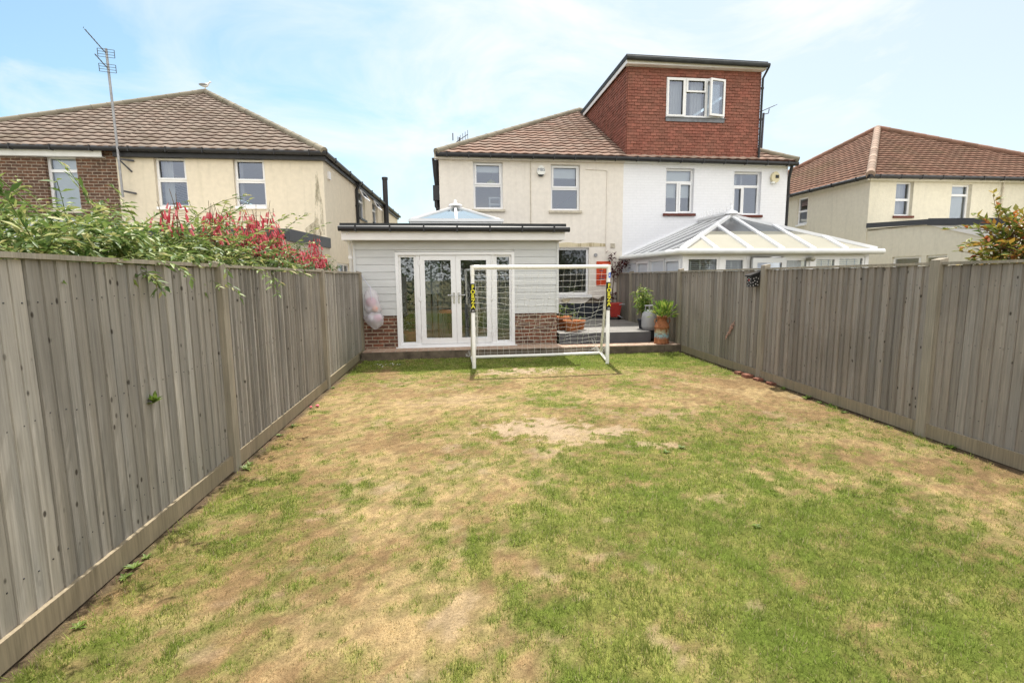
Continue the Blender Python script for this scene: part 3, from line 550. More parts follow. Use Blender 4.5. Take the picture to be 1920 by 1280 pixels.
# ------------------------------------------------------------------ fences
def fence(name, label, F, post_u, zt, strong, mats, zg, gap=()):
    ft = thing(name, label, 'fence', tuple(F.p(post_u[0], 0, 0)))
    for i, u in enumerate(post_u):
        mb = MB(); z0 = zg(u)-.15; tz = zt+rng.uniform(.05, .085); P = F.p(u, 0, 0)
        a, b = u-.05, u+.05
        vs = [F.p(a, -.035, z0), F.p(b, -.035, z0), F.p(b, .055, z0), F.p(a, .055, z0), F.p(a, -.035, tz), F.p(b, -.035, tz), F.p(b, .055, tz-.02), F.p(a, .055, tz-.02)]
        mb.hexa([vs[3], vs[2], vs[1], vs[0], vs[7], vs[6], vs[5], vs[4]], 0, rng.uniform(.45, .75)); mb.build('post', mats[1], ft)
    for i, (u0, u1) in enumerate(zip(post_u, post_u[1:])):
        a, b = u0+.05, u1-.05; mb = MB(); u = a; st = strong[i]
        while u < b-.02:
            wd = min(rng.uniform(.078, .104), b-u); zb = (zg(u)+.12); lean = rng.uniform(-.004, .004); ttk = rng.uniform(.022, .030) if st else rng.uniform(.011, .016); tn_ = .004
            dl, dr = (ttk, tn_) if F.s > 0 else (tn_, ttk)
            tn = rng.random(); top = zt-.005+rng.uniform(-.006, .004); bow = rng.uniform(-.003, .004)
            P = []
            for z, k in ((zb, 0), (zt*.55, 1), (top, 0)):
                o = bow*k; l = lean*(z-zb)
                P += [F.p(u+l, dl+o, z), F.p(u+wd+l, dr+o, z), F.p(u+wd+l, -.012, z), F.p(u+l, -.012, z)]
            fs = []
            for q in (0, 4): fs += [(q+0, q+1, q+5, q+4), (q+1, q+2, q+6, q+5), (q+2, q+3, q+7, q+6), (q+3, q+0, q+4, q+7)]
            mb.add(P, fs+[(8, 9, 10, 11), (3, 2, 1, 0)], 0, False, tn)
            for zn in (zb+.2, zt*.56, zt-.2): un = u+wd*rng.uniform(.3, .7); zn += rng.uniform(-.015, .015); dn_ = dl+(dr-dl)*(un-u)/wd+bow*.6; mb.fbox(F, un-.003, un+.003, dn_-.004, dn_+.0025, zn-.003, zn+.003, 1)
            u += wd+rng.uniform(.0004, .002)
        mb.build('panel', [mats[0], M['dark_metal']], ft)
        zm0, zm1 = zg(a), zg(b); pr = .034
        g = MB(); g.hexa([F.p(a, pr, zm0+.012), F.p(b, pr, zm1+.012), F.p(b, -.012, zm1+.012), F.p(a, -.012, zm0+.012), F.p(a, pr, zm0+.145), F.p(b, pr, zm1+.145), F.p(b, -.012, zm1+.145), F.p(a, -.012, zm0+.145)], 0, rng.uniform(.4, .7)); g.build('gravel_board', mats[2], ft)
        c = MB(); c.fbox(F, a-.0, b+.0, -.03, .038, zt, zt+.026, tone=.8); c.build('cap_rail', mats[1], ft)
    return ft
YL = [-4.8, -1.7, 1.4, 4.5, 7.6, 10.35]; FL = Fr((-2.03, 0), (.025, 1)); FL.s = 1
lf = lambda y: y/FL.u.y
fence('fence', 'silver grey closeboard fence with plants spilling over its top', FL, [lf(y) for y in YL], 1.722, [0, 0, 0, 1, 0], (M['wood_l'], M['wood_post'], M['wood_gravel']), lambda u: float(gz(u)))
YR = [14.1, 13.05, 10.1, 7.2, 4.42, 1.35, -1.7, -4.8]; FR = Fr((4.75, 0), (-.01, -1)); FR.s = -1
fence('fence', 'brown grey closeboard fence in front of the conservatory, with a spotted box on one post', FR, [-y/.99995 for y in YR], 1.70, [1, 1, 0, 1, 0, 1, 0], (M['wood_r'], M['wood_post'], M['wood_gravel']), lambda u: float(gz(-u)))
FN = Fr((10.1, 0), (0, -1)); FN.s = -1
fence('fence', 'far fence seen only as two post tops beyond the brown grey fence', FN, [-13.4, -10.9, -9.0, -6.2, -3.4], 1.74, [1, 1, 1, 1], (M['wood_r'], M['wood_post'], M['wood_gravel']), lambda u: float(gz(-u)))
FB = Fr((-2.2, -4.9), (1, 0)); FB.s = 1

# ------------------------------------------------------------------ cream house and white house (one pair under a pyramid roof)
Yh = 14.2; APEX = (5.02, 19.25, 7.78)
FH = Fr((0, Yh), (1, 0))
hs = thing('semi_detached_house', 'cream rendered house with red pyramid roof, behind the grey clad extension', 'house', (2.4, Yh, 0))
mb = MB(); wall(mb, FH, -.18, 5.0, 0, 4.92, [(.74, 1.56, 3.50, 4.76), (2.90, 3.74, 3.48, 4.73), (2.72, 4.02, 1.12, 2.45)])
wall(mb, Fr((-.18, 24.4), (0, -1)), 0, 10.2, 0, 4.92); wall(mb, Fr((5, 24.4), (-1, 0)), 0, 5.18, 0, 4.92, [(.8, 2, .9, 2.1), (3, 4.2, 3.2, 4.4)]); mb.quad((-.1, Yh+.1, 4.84), (4.98, Yh+.1, 4.84), (4.98, 24.3, 4.84), (-.1, 24.3, 4.84)); mb.build('wall', M['cream'], hs)
window(hs, FH, .74, 1.56, 3.50, 4.76, trans=[4.15], lights=[(.79, 1.51, 4.17, 4.73)], sill='stone_sill', blind=4.55)
window(hs, FH, 2.90, 3.74, 3.48, 4.73, trans=[4.09], lights=[(2.95, 3.69, 4.11, 4.70)], sill='stone_sill', blind=4.42)
window(hs, FH, 2.72, 4.02, 1.12, 2.45, sill=None, rd=.08)
mb = MB(); mb.fbox(FH, 2.3, 4.10, .002, .05, 1.03, 1.118); mb.build('window_sill', M['upvc'], hs)
mb = MB(); mb.fbox(FH, -.3, 5.0, .10, .125, 4.80, 4.93); mb.fbox(FH, -.3, 5.0, -.02, .10, 4.80, 4.815); mb.build('fascia', M['cream'], hs)
gutter(hs, (-.25, Yh-.19, 4.90), (5.0, Yh-.19, 4.885), nb=9)
mb = MB(); mb.fbox(FH, 2.3, 4.9, .003, .02, .3, .87); mb.build('plinth', M['charcoal'], hs)
def blotch(F, pts, d, name, mat, parent, th=.006):
    mb = MB(); P = [F.p(u, d, z) for u, z in pts]; mb.prism(P, F.n, th); mb.build(name, mat, parent)
blotch(FH, [(3.15, 2.47), (4.5, 2.48), (4.52, 2.56), (4.1, 2.59), (3.7, 2.57), (3.4, 2.6), (3.13, 2.58)], .001, 'render_patch', M['peel'], hs)
blotch(FH, [(3.9, .87), (4.62, .87), (4.6, 1.02), (4.45, 1.08), (4.3, .98), (4.1, 1.04), (4.0, .95)], .021, 'render_patch', M['step_front'], hs)
blotch(FH, [(3.2, .97), (3.5, 1.03), (3.42, .9), (3.3, .88)], .021, 'render_patch', M['peel'], hs)
mb = MB(); mb.tube([FH.p(2.33, .012, z) for z in (4.8, 3.9, 2.6)], .009, 6); mb.build('cable', M['stone_sill'], hs)
mb = MB(); mb.tube([FH.p(*q) for q in ((3.9, .014, 4.61), (4.45, .014, 4.60), (4.53, .014, 4.56), (4.52, .014, 3.6), (4.51, .014, 2.3))], .013, 6); mb.build('conduit', M['cream'], hs)
mb = MB(); mb.tube([FH.p(4.21, .0, 2.24), FH.p(4.21, .03, 2.24)], .05, 14); mb.build('round_vent', M['metal'], hs)
mb = MB(); mb.fbox(FH, 4.65, 4.78, .001, .02, 2.44, 2.57)
for i in range(4): mb.fbox(FH, 4.66, 4.77, .02, .026, 2.455+i*.03, 2.47+i*.03)
mb.build('vent_grille', M['stone_sill'], hs)
pipe(hs, [(-.25, Yh+.3, 4.85), (-.26, Yh+.35, 4.5), (-.24, Yh+.35, 3.9), (-.24, Yh+.35, .1)], .055)
mb = MB(); mb.box(-.36, -.19, Yh+.12, Yh+.3, 3.75, 4.15); mb.tube([(-.28, Yh+.2, 3.75), (-.28, Yh+.2, 3.6), (-.22, Yh+.2, 3.5)], .05, 8); mb.tube([(-.33, Yh+.05, 4.85), (-.3, Yh+.1, 4.4), (-.27, Yh+.2, 4.1)], .035, 8); mb.build('rainwater_hopper', M['black'], hs)
pyramid_half(hs, -.02, 10.22, 5.0, Yh, 24.4, APEX, 4.92, -1, 'roof_b', 'hip_a')

ws = thing('semi_detached_house', 'white painted brick house with a red tile hung dormer on its roof', 'house', (7.6, Yh, 0))
mb = MB(); wall(mb, FH, 5.0, 10.03, 0, 4.92, [(6.26, 7.12, 3.42, 4.69), (8.35, 9.21, 3.39, 4.63)]); wall(mb, Fr((10.03, Yh), (0, 1)), 0, 10.2, 0, 4.92); wall(mb, Fr((10.03, 24.4), (-1, 0)), 0, 5.03, 0, 4.92, [(.8, 2, 3.2, 4.4)])
mb.quad((5.02, Yh+.1, 4.84), (9.95, Yh+.1, 4.84), (9.95, 24.3, 4.84), (5.02, 24.3, 4.84)); mb.build('wall', M['white'], ws)
window(ws, FH, 6.26, 7.12, 3.42, 4.69, trans=[4.31], mull=[(6.68, 3.45, 4.29)], lights=[(6.71, 7.09, 3.45, 4.29)], sill='red_sill', blind=3.92, sill_over=.06)
window(ws, FH, 8.35, 9.21, 3.39, 4.63, trans=[4.22], mull=[(8.70, 3.42, 4.2)], lights=[(8.38, 8.68, 3.42, 4.2)], sill='red_sill', curtain=[(8.42, 8.62), (8.72, 8.8)], sill_over=.06)
mb = MB(); mb.fbox(FH, 5.002, 10.1, .10, .125, 4.79, 4.92); mb.fbox(FH, 5.002, 10.1, -.02, .10, 4.79, 4.805); mb.build('fascia', M['upvc_old'], ws)
gutter(ws, (5.0, Yh-.19, 4.885), (10.2, Yh-.19, 4.83), nb=8)
pipe(ws, [(10.07, Yh-.12, 4.8), (10.09, Yh+.02, 4.45), (10.09, Yh+.05, .1)], .045)
pyramid_half(ws, -.18, 9.97, 5.0, Yh, 24.4, APEX, 4.90, 1, 'roof_b', 'hip_a')
pl_ = thing('pendant_lamp', 'yellow pendant lamp seen through the upper window of the cream house', 'lamp', (1.30, 14.95, 4.3)); mb = MB(); mb.lathe([(.16, 0), (.15, .03), (.06, .14), (.03, .16)], (1.30, 14.95, 4.30), 18); mb.build('lamp_shade', M['yellow'], pl_); mb = MB(); mb.tube([(1.30, 14.95, 4.45), (1.30, 14.95, 4.83)], .006, 5); mb.build('cord', M['black'], pl_)
sh_ = thing('shelf_unit', 'small white shelf unit standing inside the upper window of the cream house', 'shelf', (1.36, 14.6, 3.0)); mb = MB(); mb.box(1.20, 1.23, 14.5, 14.75, 3.0, 3.84); mb.box(1.50, 1.53, 14.5, 14.75, 3.0, 3.84); mb.build('side_panel', M['blind'], sh_)
for z in (3.2, 3.5, 3.66, 3.84): mb = MB(); mb.box(1.18, 1.55, 14.48, 14.77, z+.0005, z+.03); mb.build('shelf', M['blind'], sh_)
# dormer: tile hung front and cheek
DY0, DX0, DX1, DZ = Yh+.02, 5.08, 9.05, 7.37
FD = Fr((0, DY0), (1, 0))
def hang(mb, F, u0, u1, z0, z1, ops=(), ulim=None, g=.08, tw=.165):
    k = 0; z = z0
    while z < z1-.01:
        zt = min(z+g+.012, z1+.02); uu1 = u1 if ulim is None else min(u1, ulim(z)); uu0 = u0
        spans = [(uu0, uu1)]
        for o in ops:
            if o[2] < z+g*.5 < o[3]: spans = [s_ for (p, q) in spans for s_ in ((p, min(q, o[0])), (max(p, o[1]), q)) if s_[1]-s_[0] > .01]
        for (p, q) in spans:
            b = p; nb_ = math.floor((p-(k % 2)*tw/2)/tw+1)*tw+(k % 2)*tw/2
            while b < q-1e-4:
                e = min(max(nb_, b+.01), q); tn = rng.random(); j = rng.uniform(-.007, .007); tk = rng.uniform(.022, .036)
                P = [F.p(b+.004, tk, z+j), F.p(e-.004, tk, z+j), F.p(e-.004, .010, zt), F.p(b+.004, .010, zt), F.p(b+.004, 0, z+j), F.p(e-.004, 0, z+j)]
                mb.add(P, [(0, 1, 2, 3), (4, 5, 1, 0), (4, 0, 3), (5, 2, 1)], 0, False, tn); b = e; nb_ = e+tw
        z += g; k += 1
mb = MB(); hang(mb, FD, DX0, DX1, 4.93, DZ, [(6.21, 7.95, 5.97, 7.14)])
FC = Fr((DX0, DY0), (0, -1))                                       # cheek faces west, u = -(y-DY0)
FCb = Fr((DX0, DY0+5.2), (0, -1))
zr = lambda y: 4.94+(y-Yh)*.555
k = 0; z = 4.93
while z < DZ:
    ymax = Yh+(z-4.90)/.555
    if ymax > DY0+.08: hang(mb, FCb, 5.2-(min(ymax, DY0+4.6)-DY0), 5.2, z, z+.079)
    z += .08; k += 1
# right side of the dormer and the core behind the tiles
mb.quad((DX0+.0, DY0, 4.9), (DX0, DY0+4.6, DZ), (DX0, DY0, DZ)); mb.quad((DX1, DY0, 4.9), (DX1, DY0, DZ), (DX1, DY0+4.6, DZ), (DX1, DY0+4.6, 4.9))
wall(mb, FD, DX0, DX1, 4.9, DZ, [(6.21, 7.95, 6.05, 7.14)], .1)
mb.build('dormer', M['clay'], ws)
dormer = bpy.data.objects['dormer']
mb = MB(); ye = DY0-.22
mb.hexa([(DX0-.12, ye, 7.50), (DX1+.05, ye, 7.47), (DX1+.05, DY0+4.75, 7.50), (DX0-.12, DY0+4.75, 7.50), (DX0-.12, ye, 7.62), (DX1+.05, ye, 7.585), (DX1+.05, DY0+4.75, 7.63), (DX0-.12, DY0+4.75, 7.63)]); mb.tube([(DX0-.14, ye-.05, 7.51), (DX1+.06, ye-.05, 7.47)], .06, 10)
mb.build('dormer_roof', M['felt'], dormer)
mb = MB(); mb.box(DX0-.1, DX1+.03, ye+.02, ye+.045, 7.385, 7.498); mb.box(DX0-.1, DX0-.075, ye+.046, DY0+4.6, 7.385, 7.498); mb.box(DX0-.075, DX1+.03, ye+.045, DY0-.002, 7.385, 7.40); mb.build('dormer_fascia', M['fascia_white'], dormer)
window(ws, FD, 6.21, 7.95, 6.07, 7.14, trans=[], mull=[(6.76, 6.11, 7.1), (7.40, 6.11, 7.1)], rd=-.03, lights=[(6.79, 7.37, 6.76, 7.11), (6.23, 6.74, 6.10, 7.11)], curtain=[(6.27, 6.74), (7.0, 7.36), (7.44, 7.9)])
# open casement on the right
mb = MB(); ca_, sa_ = math.cos(R(11)), math.sin(R(11)); FO = Fr((7.92-.5*ca_, DY0-.07-.5*sa_), (ca_, sa_))
for q in ((0, .055, 6.11, 7.11), (.445, .5, 6.11, 7.11), (.055, .445, 6.11, 6.165), (.055, .445, 7.055, 7.11)): mb.fbox(FO, q[0], q[1], -.03, .03, q[2], q[3])
wo = mb.build('window', M['upvc'], ws); mb = MB(); mb.quad(FO.p(.05, 0, 6.15), FO.p(.45, 0, 6.15), FO.p(.45, 0, 7.07), FO.p(.05, 0, 7.07)); mb.build('pane', M['pane'], wo); wo['label'] = 'casement standing open'
mb = MB(); mb.fbox(FD, 6.2, 7.96, .03, .05, 5.96, 6.06); mb.fbox(FD, 6.18, 7.98, .03, .075, 6.06, 6.075); mb.build('lead_apron', M['lead'], ws)
pipe(ws, [(DX1+.07, ye-.03, 7.45), (DX1+.02, DY0-.06, 7.2), (DX1+.0, DY0-.07, 4.95)], .03)
# ------------------------------------------------------------------ the pair beyond the silver grey fence
AL = (-8.15, 19.4, 8.02); ZL = 4.86
lh = thing('semi_detached_house', 'buff rendered house with tan tiled roof and a gull on its peak', 'house', (-5.7, Yh, 0))
mb = MB(); wall(mb, FH, -8.2, -3.2, 0, ZL+.02, [(-7.33, -6.58, 3.50, 4.74), (-5.44, -4.67, 3.53, 4.74)])
FS = Fr((-3.2, Yh), (.045, 1)); wall(mb, FS, 0, 13.5, 0, ZL+.02, [(4.1, 5.2, 3.75, 4.72), (6.6, 7.7, 3.85, 4.72), (.9, 2.5, 1.0, 2.1)], .14)
wall(mb, Fr((-2.6, 27.6), (-1, 0)), 0, 5.6, 0, ZL); mb.quad((-8.15, Yh+.1, 4.8), (-3.3, Yh+.1, 4.8), (-2.8, 27.5, 4.8), (-8.15, 27.5, 4.8)); mb.build('wall', M['lcream'], lh)
window(lh, FH, -7.33, -6.58, 3.50, 4.74, trans=[4.17], lights=[(-7.30, -6.61, 4.19, 4.71)], curtain=[(-7.28, -7.02), (-6.72, -6.62)], sill='upvc', sill_over=.0)
window(lh, FH, -5.44, -4.67, 3.53, 4.74, trans=[4.17], lights=[(-5.41, -4.70, 4.19, 4.71)], curtain=[(-5.4, -5.32)], sill='upvc', sill_over=.0)
def awning(F, u0, u1, z0, z1, parent):
    mb = MB(); a = R(28); P = lambda u, s, e=0: F.p(u, .02+math.sin(a)*s+e*math.cos(a), z1-math.cos(a)*s)
    L = z1-z0
    for (ua, ub, s0, s1) in ((u0, u0+.06, 0, L), (u1-.06, u1, 0, L), (u0, u1, 0, .06), (u0, u1, L-.06, L)):
        mb.hexa([P(ua, s0), P(ub, s0), P(ub, s1), P(ua, s1), P(ua, s0, .04), P(ub, s0, .04), P(ub, s1, .04), P(ua, s1, .04)])
    o = mb.build('window', M['upvc'], parent); o['label'] = 'top light propped open'
    mb = MB(); mb.quad(P(u0+.05, .05, .02), P(u1-.05, .05, .02), P(u1-.05, L-.05, .02), P(u0+.05, L-.05, .02)); mb.build('pane', M['pane'], o)
window(lh, FS, 4.1, 5.2, 3.75, 4.72, trans=[4.36], sill='black', rd=.08); awning(FS, 4.12, 5.18, 4.38, 4.72, lh)
window(lh, FS, 6.6, 7.7, 3.85, 4.72, trans=[4.36], sill='black', rd=.08); awning(FS, 6.62, 7.68, 4.38, 4.72, lh)
window(lh, FS, .9, 2.5, 1.0, 2.1, mull=[(1.4, 1.03, 2.07), (1.95, 1.03, 2.07)], sill='upvc', rd=.08)
mb = MB(); mb.fbox(FH, -8.2, -3.1, .10, .125, 4.70, 4.88); mb.fbox(FH, -8.2, -3.1, -.02, .1, 4.70, 4.715); mb.fbox(FS, -.08, 13.5, .06, .08, 4.72, 4.88); mb.fbox(FS, 0, 13.5, -.02, .06, 4.72, 4.735); mb.build('fascia', M['black'], lh)
gutter(lh, (-8.2, Yh-.19, 4.87), (-3.05, Yh-.19, 4.865), nb=6); gutter(lh, FS.p(-.2, .13, 4.865), FS.p(13.5, .13, 4.865), nb=8)
pipe(lh, [FS.p(3.65, .19, 4.84), FS.p(3.65, .06, 4.6), FS.p(3.65, .06, .1)], .05); 
mb = MB(); mb.tube([FS.p(8.9, .16, 3.2), FS.p(8.9, .16, 5.9)], .11, 12); mb.tube([FS.p(8.9, .16, 5.9), FS.p(8.9, .16, 6.0)], .13, 12); mb.build('flue', M['black'], lh)
blotch(FH, [(-3.42, 4.3), (-3.36, 4.5), (-3.33, 4.1), (-3.27, 3.6), (-3.25, 2.8), (-3.5, 2.75), (-3.95, 2.82), (-3.7, 3.0), (-3.5, 3.15), (-3.46, 3.6)], .0005, 'mould_stain', M['mould'], lh, .001)
mb = MB(); mb.fbox(FS, .35, .55, .002, .05, 4.32, 4.52); mb.build('vent_cover', M['fascia_white'], lh)
# roof: west part belongs to the brick half
def pyr(parent, xw, xe, xm, ap, ze, y0, y1, side, mat, hipm, east_dx=0):
    mb = MB(); ap = Vector(ap); Y0, Y1 = y0-.22, y1
    if side > 0:
        slope(mb, (xm, Y0, ze), (xe+.1, Y0, ze), ap, ap); bk = ap+Vector((0, 3.5, 0))
        slope(mb, (xe+.1, Y0, ze), (xe+.1+east_dx, Y1, ze), ap, bk, seg=4); e = (xe+.1, Y0, ze+.03)
    else:
        slope(mb, (xw-.2, Y0, ze), (xm, Y0, ze), ap, ap); bk = ap+Vector((0, 3.5, 0))
        slope(mb, (xw-.2, Y1, ze), (xw-.2, Y0, ze), bk, ap, seg=4); e = (xw-.2, Y0, ze+.03)
    ro = mb.build('roof', [M[mat], M['tile_edge_shade']], parent); hp = MB(); ridge(hp, e, ap+Vector((0, 0, .05))); 
    if side > 0: ridge(hp, ap+Vector((0, 0, .05)), bk+Vector((0, 0, .05)))
    hp.build('hip_ridge', M[hipm], ro)
pyr(lh, -13.3, -3.2, -8.2, AL, 4.88, Yh, 27.7, 1, 'roof_a', 'hip_a', .6)
# its flat roofed rear extension
mb = MB(); Fx = Fr((-3.14, 10.75), (0, 1)); wall(mb, Fx, 0, 3.44, 0, 2.45); wall(mb, Fr((0, 10.75), (1, 0)), -7.4, -3.14, 0, 2.42, [(-6.6, -4.2, .1, 2.1)]); mb.quad((-7.4, 10.75, 2.5), (-3.14, 10.75, 2.5), (-3.14, 14.19, 2.6), (-7.4, 14.19, 2.6)); mb.build('extension_wall', M['lcream'], lh)
mb = MB(); mb.hexa([(-3.17, 10.60, 2.38), (-3.10, 10.60, 2.38), (-3.10, 14.18, 2.45), (-3.17, 14.18, 2.45), (-3.17, 10.60, 2.62), (-3.10, 10.60, 2.62), (-3.10, 14.18, 2.71), (-3.17, 14.18, 2.71)]); mb.box(-7.5, -3.172, 10.6, 10.66, 2.46, 2.62); mb.build('extension_fascia', M['fascia_grey'], lh)
window(lh, Fr((0, 10.75), (1, 0)), -6.6, -4.2, .1, 2.1, mull=[(-5.4, .13, 2.07)], rd=.05)

bh = thing('semi_detached_house', 'brown brick house with tan tiled roof behind the flowering climber', 'house', (-10.8, Yh, 0))
mb = MB(); wall(mb, FH, -13.35, -8.2, 0, ZL+.02, [(-9.83, -9.12, 3.40, 4.72), (-12.4, -11.5, 3.4, 4.72)]); wall(mb, Fr((-13.35, 26), (0, -1)), 0, 11.8, 0, ZL); wall(mb, Fr((-8.2, 27.0), (-1, 0)), 0, 5.15, 0, ZL); mb.quad((-13.3, Yh+.1, 4.8), (-8.25, Yh+.1, 4.8), (-8.25, 26.9, 4.8), (-13.3, 26.9, 4.8)); mb.quad((-8.22, Yh+.1, 0), (-8.22, 27, 0), (-8.22, 27, 4.8), (-8.22, Yh+.1, 4.8)); mb.build('wall', M['brown_brick'], bh)
window(bh, FH, -9.83, -9.12, 3.40, 4.72, trans=[4.37], blind=3.45, sill='stone_sill'); window(bh, FH, -12.4, -11.5, 3.4, 4.72, trans=[4.37], sill='stone_sill')
mb = MB(); mb.fbox(FH, -13.5, -8.45, .10, .125, 4.68, 4.88); mb.fbox(FH, -13.5, -8.45, -.02, .1, 4.68, 4.695); mb.build('fascia', M['upvc_old'], bh)
gutter(bh, (-13.5, Yh-.19, 4.875), (-8.2, Yh-.19, 4.87), nb=6)
pyr(bh, -13.3, -3.2, -8.2, AL, 4.88, Yh, 27.7, -1, 'roof_a', 'hip_a')
mb = MB(); slope(mb, (-13.2, 11.4, 2.15), (-8.6, 11.4, 2.15), (-13.2, Yh, 3.2), (-8.6, Yh, 3.2), amp=.0, thick=.012, g=.2); mb.build('lean_to_roof', [M['slate'], M['slate']], bh)
mb = MB(); wall(mb, Fr((0, 11.6), (1, 0)), -13.1, -8.7, 0, 2.2); wall(mb, Fr((-8.7, 11.6), (0, 1)), 0, 2.6, 0, 2.2); mb.build('lean_to_wall', M['brown_brick'], bh)
gutter(bh, (-13.2, 11.36, 2.12), (-8.55, 11.36, 2.12), nb=5)

# ------------------------------------------------------------------ house beyond the white one
RX, RY, RZ = 13.65, 15.2, 4.70
rh = thing('semi_detached_house', 'pale beige house with brown red roof behind the conservatory', 'house', (RX+4, RY, 0))
FQ = Fr((0, RY), (1, 0)); FW = Fr((RX, RY), (0, -1))
mb = MB(); wall(mb, FQ, RX, 23.6, 0, RZ, [(14.60, 15.24, 3.52, 4.62), (16.66, 17.42, 3.36, 4.56), (20, 20.8, 3.4, 4.56)], .16); mb.build('wall', M['rcream2'], rh)
mb = MB(); wall(mb, FW, -10.5, 0, 0, RZ, [(-3.40, -2.85, 3.57, 4.58)], .1); wall(mb, Fr((23.7, RY+10.4), (-1, 0)), 0, 10, 0, RZ); wall(mb, Fr((23.6, RY), (0, 1)), 0, 10.4, 0, RZ); mb.quad((RX+.1, RY+.1, 4.6), (23.5, RY+.1, 4.6), (23.5, RY+10.3, 4.6), (RX+.1, RY+10.3, 4.6)); mb.build('side_wall', M['rcream'], rh)
window(rh, FQ, 14.60, 15.24, 3.52, 4.62, trans=[4.05], rd=.12, sill='red_sill', curtain=[(14.65, 15.19)]); window(rh, FQ, 16.66, 17.42, 3.36, 4.56, trans=[4.22], rd=.12, sill='upvc', sill_over=0, blind=3.4); window(rh, FQ, 20, 20.8, 3.4, 4.56, trans=[4.1], rd=.12)
window(rh, FW, -3.40, -2.85, 3.57, 4.58, trans=[4.06], rd=.04, sill='upvc', sill_over=0)
mb = MB(); mb.fbox(FQ, RX-.2, 23.8, .10, .12, RZ-.08, RZ+.03); mb.fbox(FW, -10.6, .15, .10, .12, RZ-.08, RZ+.03); mb.build('fascia', M['rcream'], rh)
gutter(rh, (RX-.24, RY-.19, RZ+.03), (24, RY-.19, RZ+.02), nb=14); gutter(rh, (RX-.19, RY-.2, RZ+.03), (RX-.19, RY+10.6, RZ+.02), nb=10)
pipe(rh, [FQ.p(18.55, .05, 4.65), FQ.p(18.55, .05, .1)], .03, mat='stone_sill')
AR = Vector((18.5, 20.45, 7.80)); mb = MB(); a, b, c_ = (RX-.2, RY-.2, RZ+.05), (24.0, RY-.2, RZ+.05), (RX-.2, RY+10.7, RZ+.05)
slope(mb, a, b, AR, AR, g=.27, wl=.3, amp=.014, seg=8); slope(mb, c_, a, AR, AR, g=.27, wl=.3, amp=.014, seg=8); rr = mb.build('roof', [M['roof_c'], M['tile_edge_shade']], rh)
mb = MB(); ridge(mb, Vector(a)+Vector((0, 0, .03)), AR+Vector((0, 0, .05)), .125); mb.build('hip_ridge', M['hip_c'], rr); mb = MB(); ridge(mb, Vector(b)+Vector((0, 0, .03)), AR+Vector((0, 0, .05)), .12); ridge(mb, Vector(c_)+Vector((0, 0, .03)), AR+Vector((0, 0, .05)), .12); mb.build('hip_ridge', M['roof_c'], rr)
# its rear extension
Fz = Fr((RX+.03, RY), (0, -1)); YP, Y1 = 13.05, 10.9
mb = MB(); wall(mb, Fz, 0, RY-YP, 0, 3.02, [(1.02, 2.0, .9, 2.14)], .1); wall(mb, Fz, RY-YP, RY-Y1, 0, 2.3, [(RY-YP+.0001, RY-YP+.62, .9, 2.14)], .1); mb.quad(Fz.p(RY-YP, 0, 2.3), Fz.p(RY-Y1, 0, 2.3), Fz.p(RY-Y1, 0, 2.72), Fz.p(RY-YP, 0, 3.02)); wall(mb, Fr((0, Y1), (1, 0)), RX+.03, 18.5, 0, 2.7, [(15.6, 17.6, .1, 2.1)], .1)
mb.quad((RX+.05, YP, 3.02), (18.5, YP, 3.02), (18.5, RY-.01, 3.1), (RX+.05, RY-.01, 3.1)); mb.quad((RX+.05, Y1, 2.7), (18.5, Y1, 2.7), (18.5, YP, 3.02), (RX+.05, YP, 3.02)); mb.build('extension_wall', M['rcream'], rh)
mb = MB(); mb.bar(Fz.p(.0, .03, 3.20), Fz.p(RY-YP, .03, 3.09), .06, .15); mb.bar(Fz.p(RY-YP+.002, .03, 3.09), Fz.p(RY-Y1, .03, 2.86), .06, .19); mb.build('extension_fascia', M['fascia_grey'], rh)
mb = MB(); mb.prism([Fz.p(RY-YP+.02, .001, 2.99), Fz.p(RY-Y1, .001, 2.76), Fz.p(RY-Y1, .001, 2.36)], Fz.n, .03); mb.build('soffit_board', M['fascia_white'], rh)
window(rh, Fz, 1.02, 2.77, .9, 2.14, rd=.06, mull=[(1.9, .93, 2.1)]); window(rh, Fr((0, Y1), (1, 0)), 15.6, 17.6, .1, 2.1, mull=[(16.6, .13, 2.07)], rd=.05)

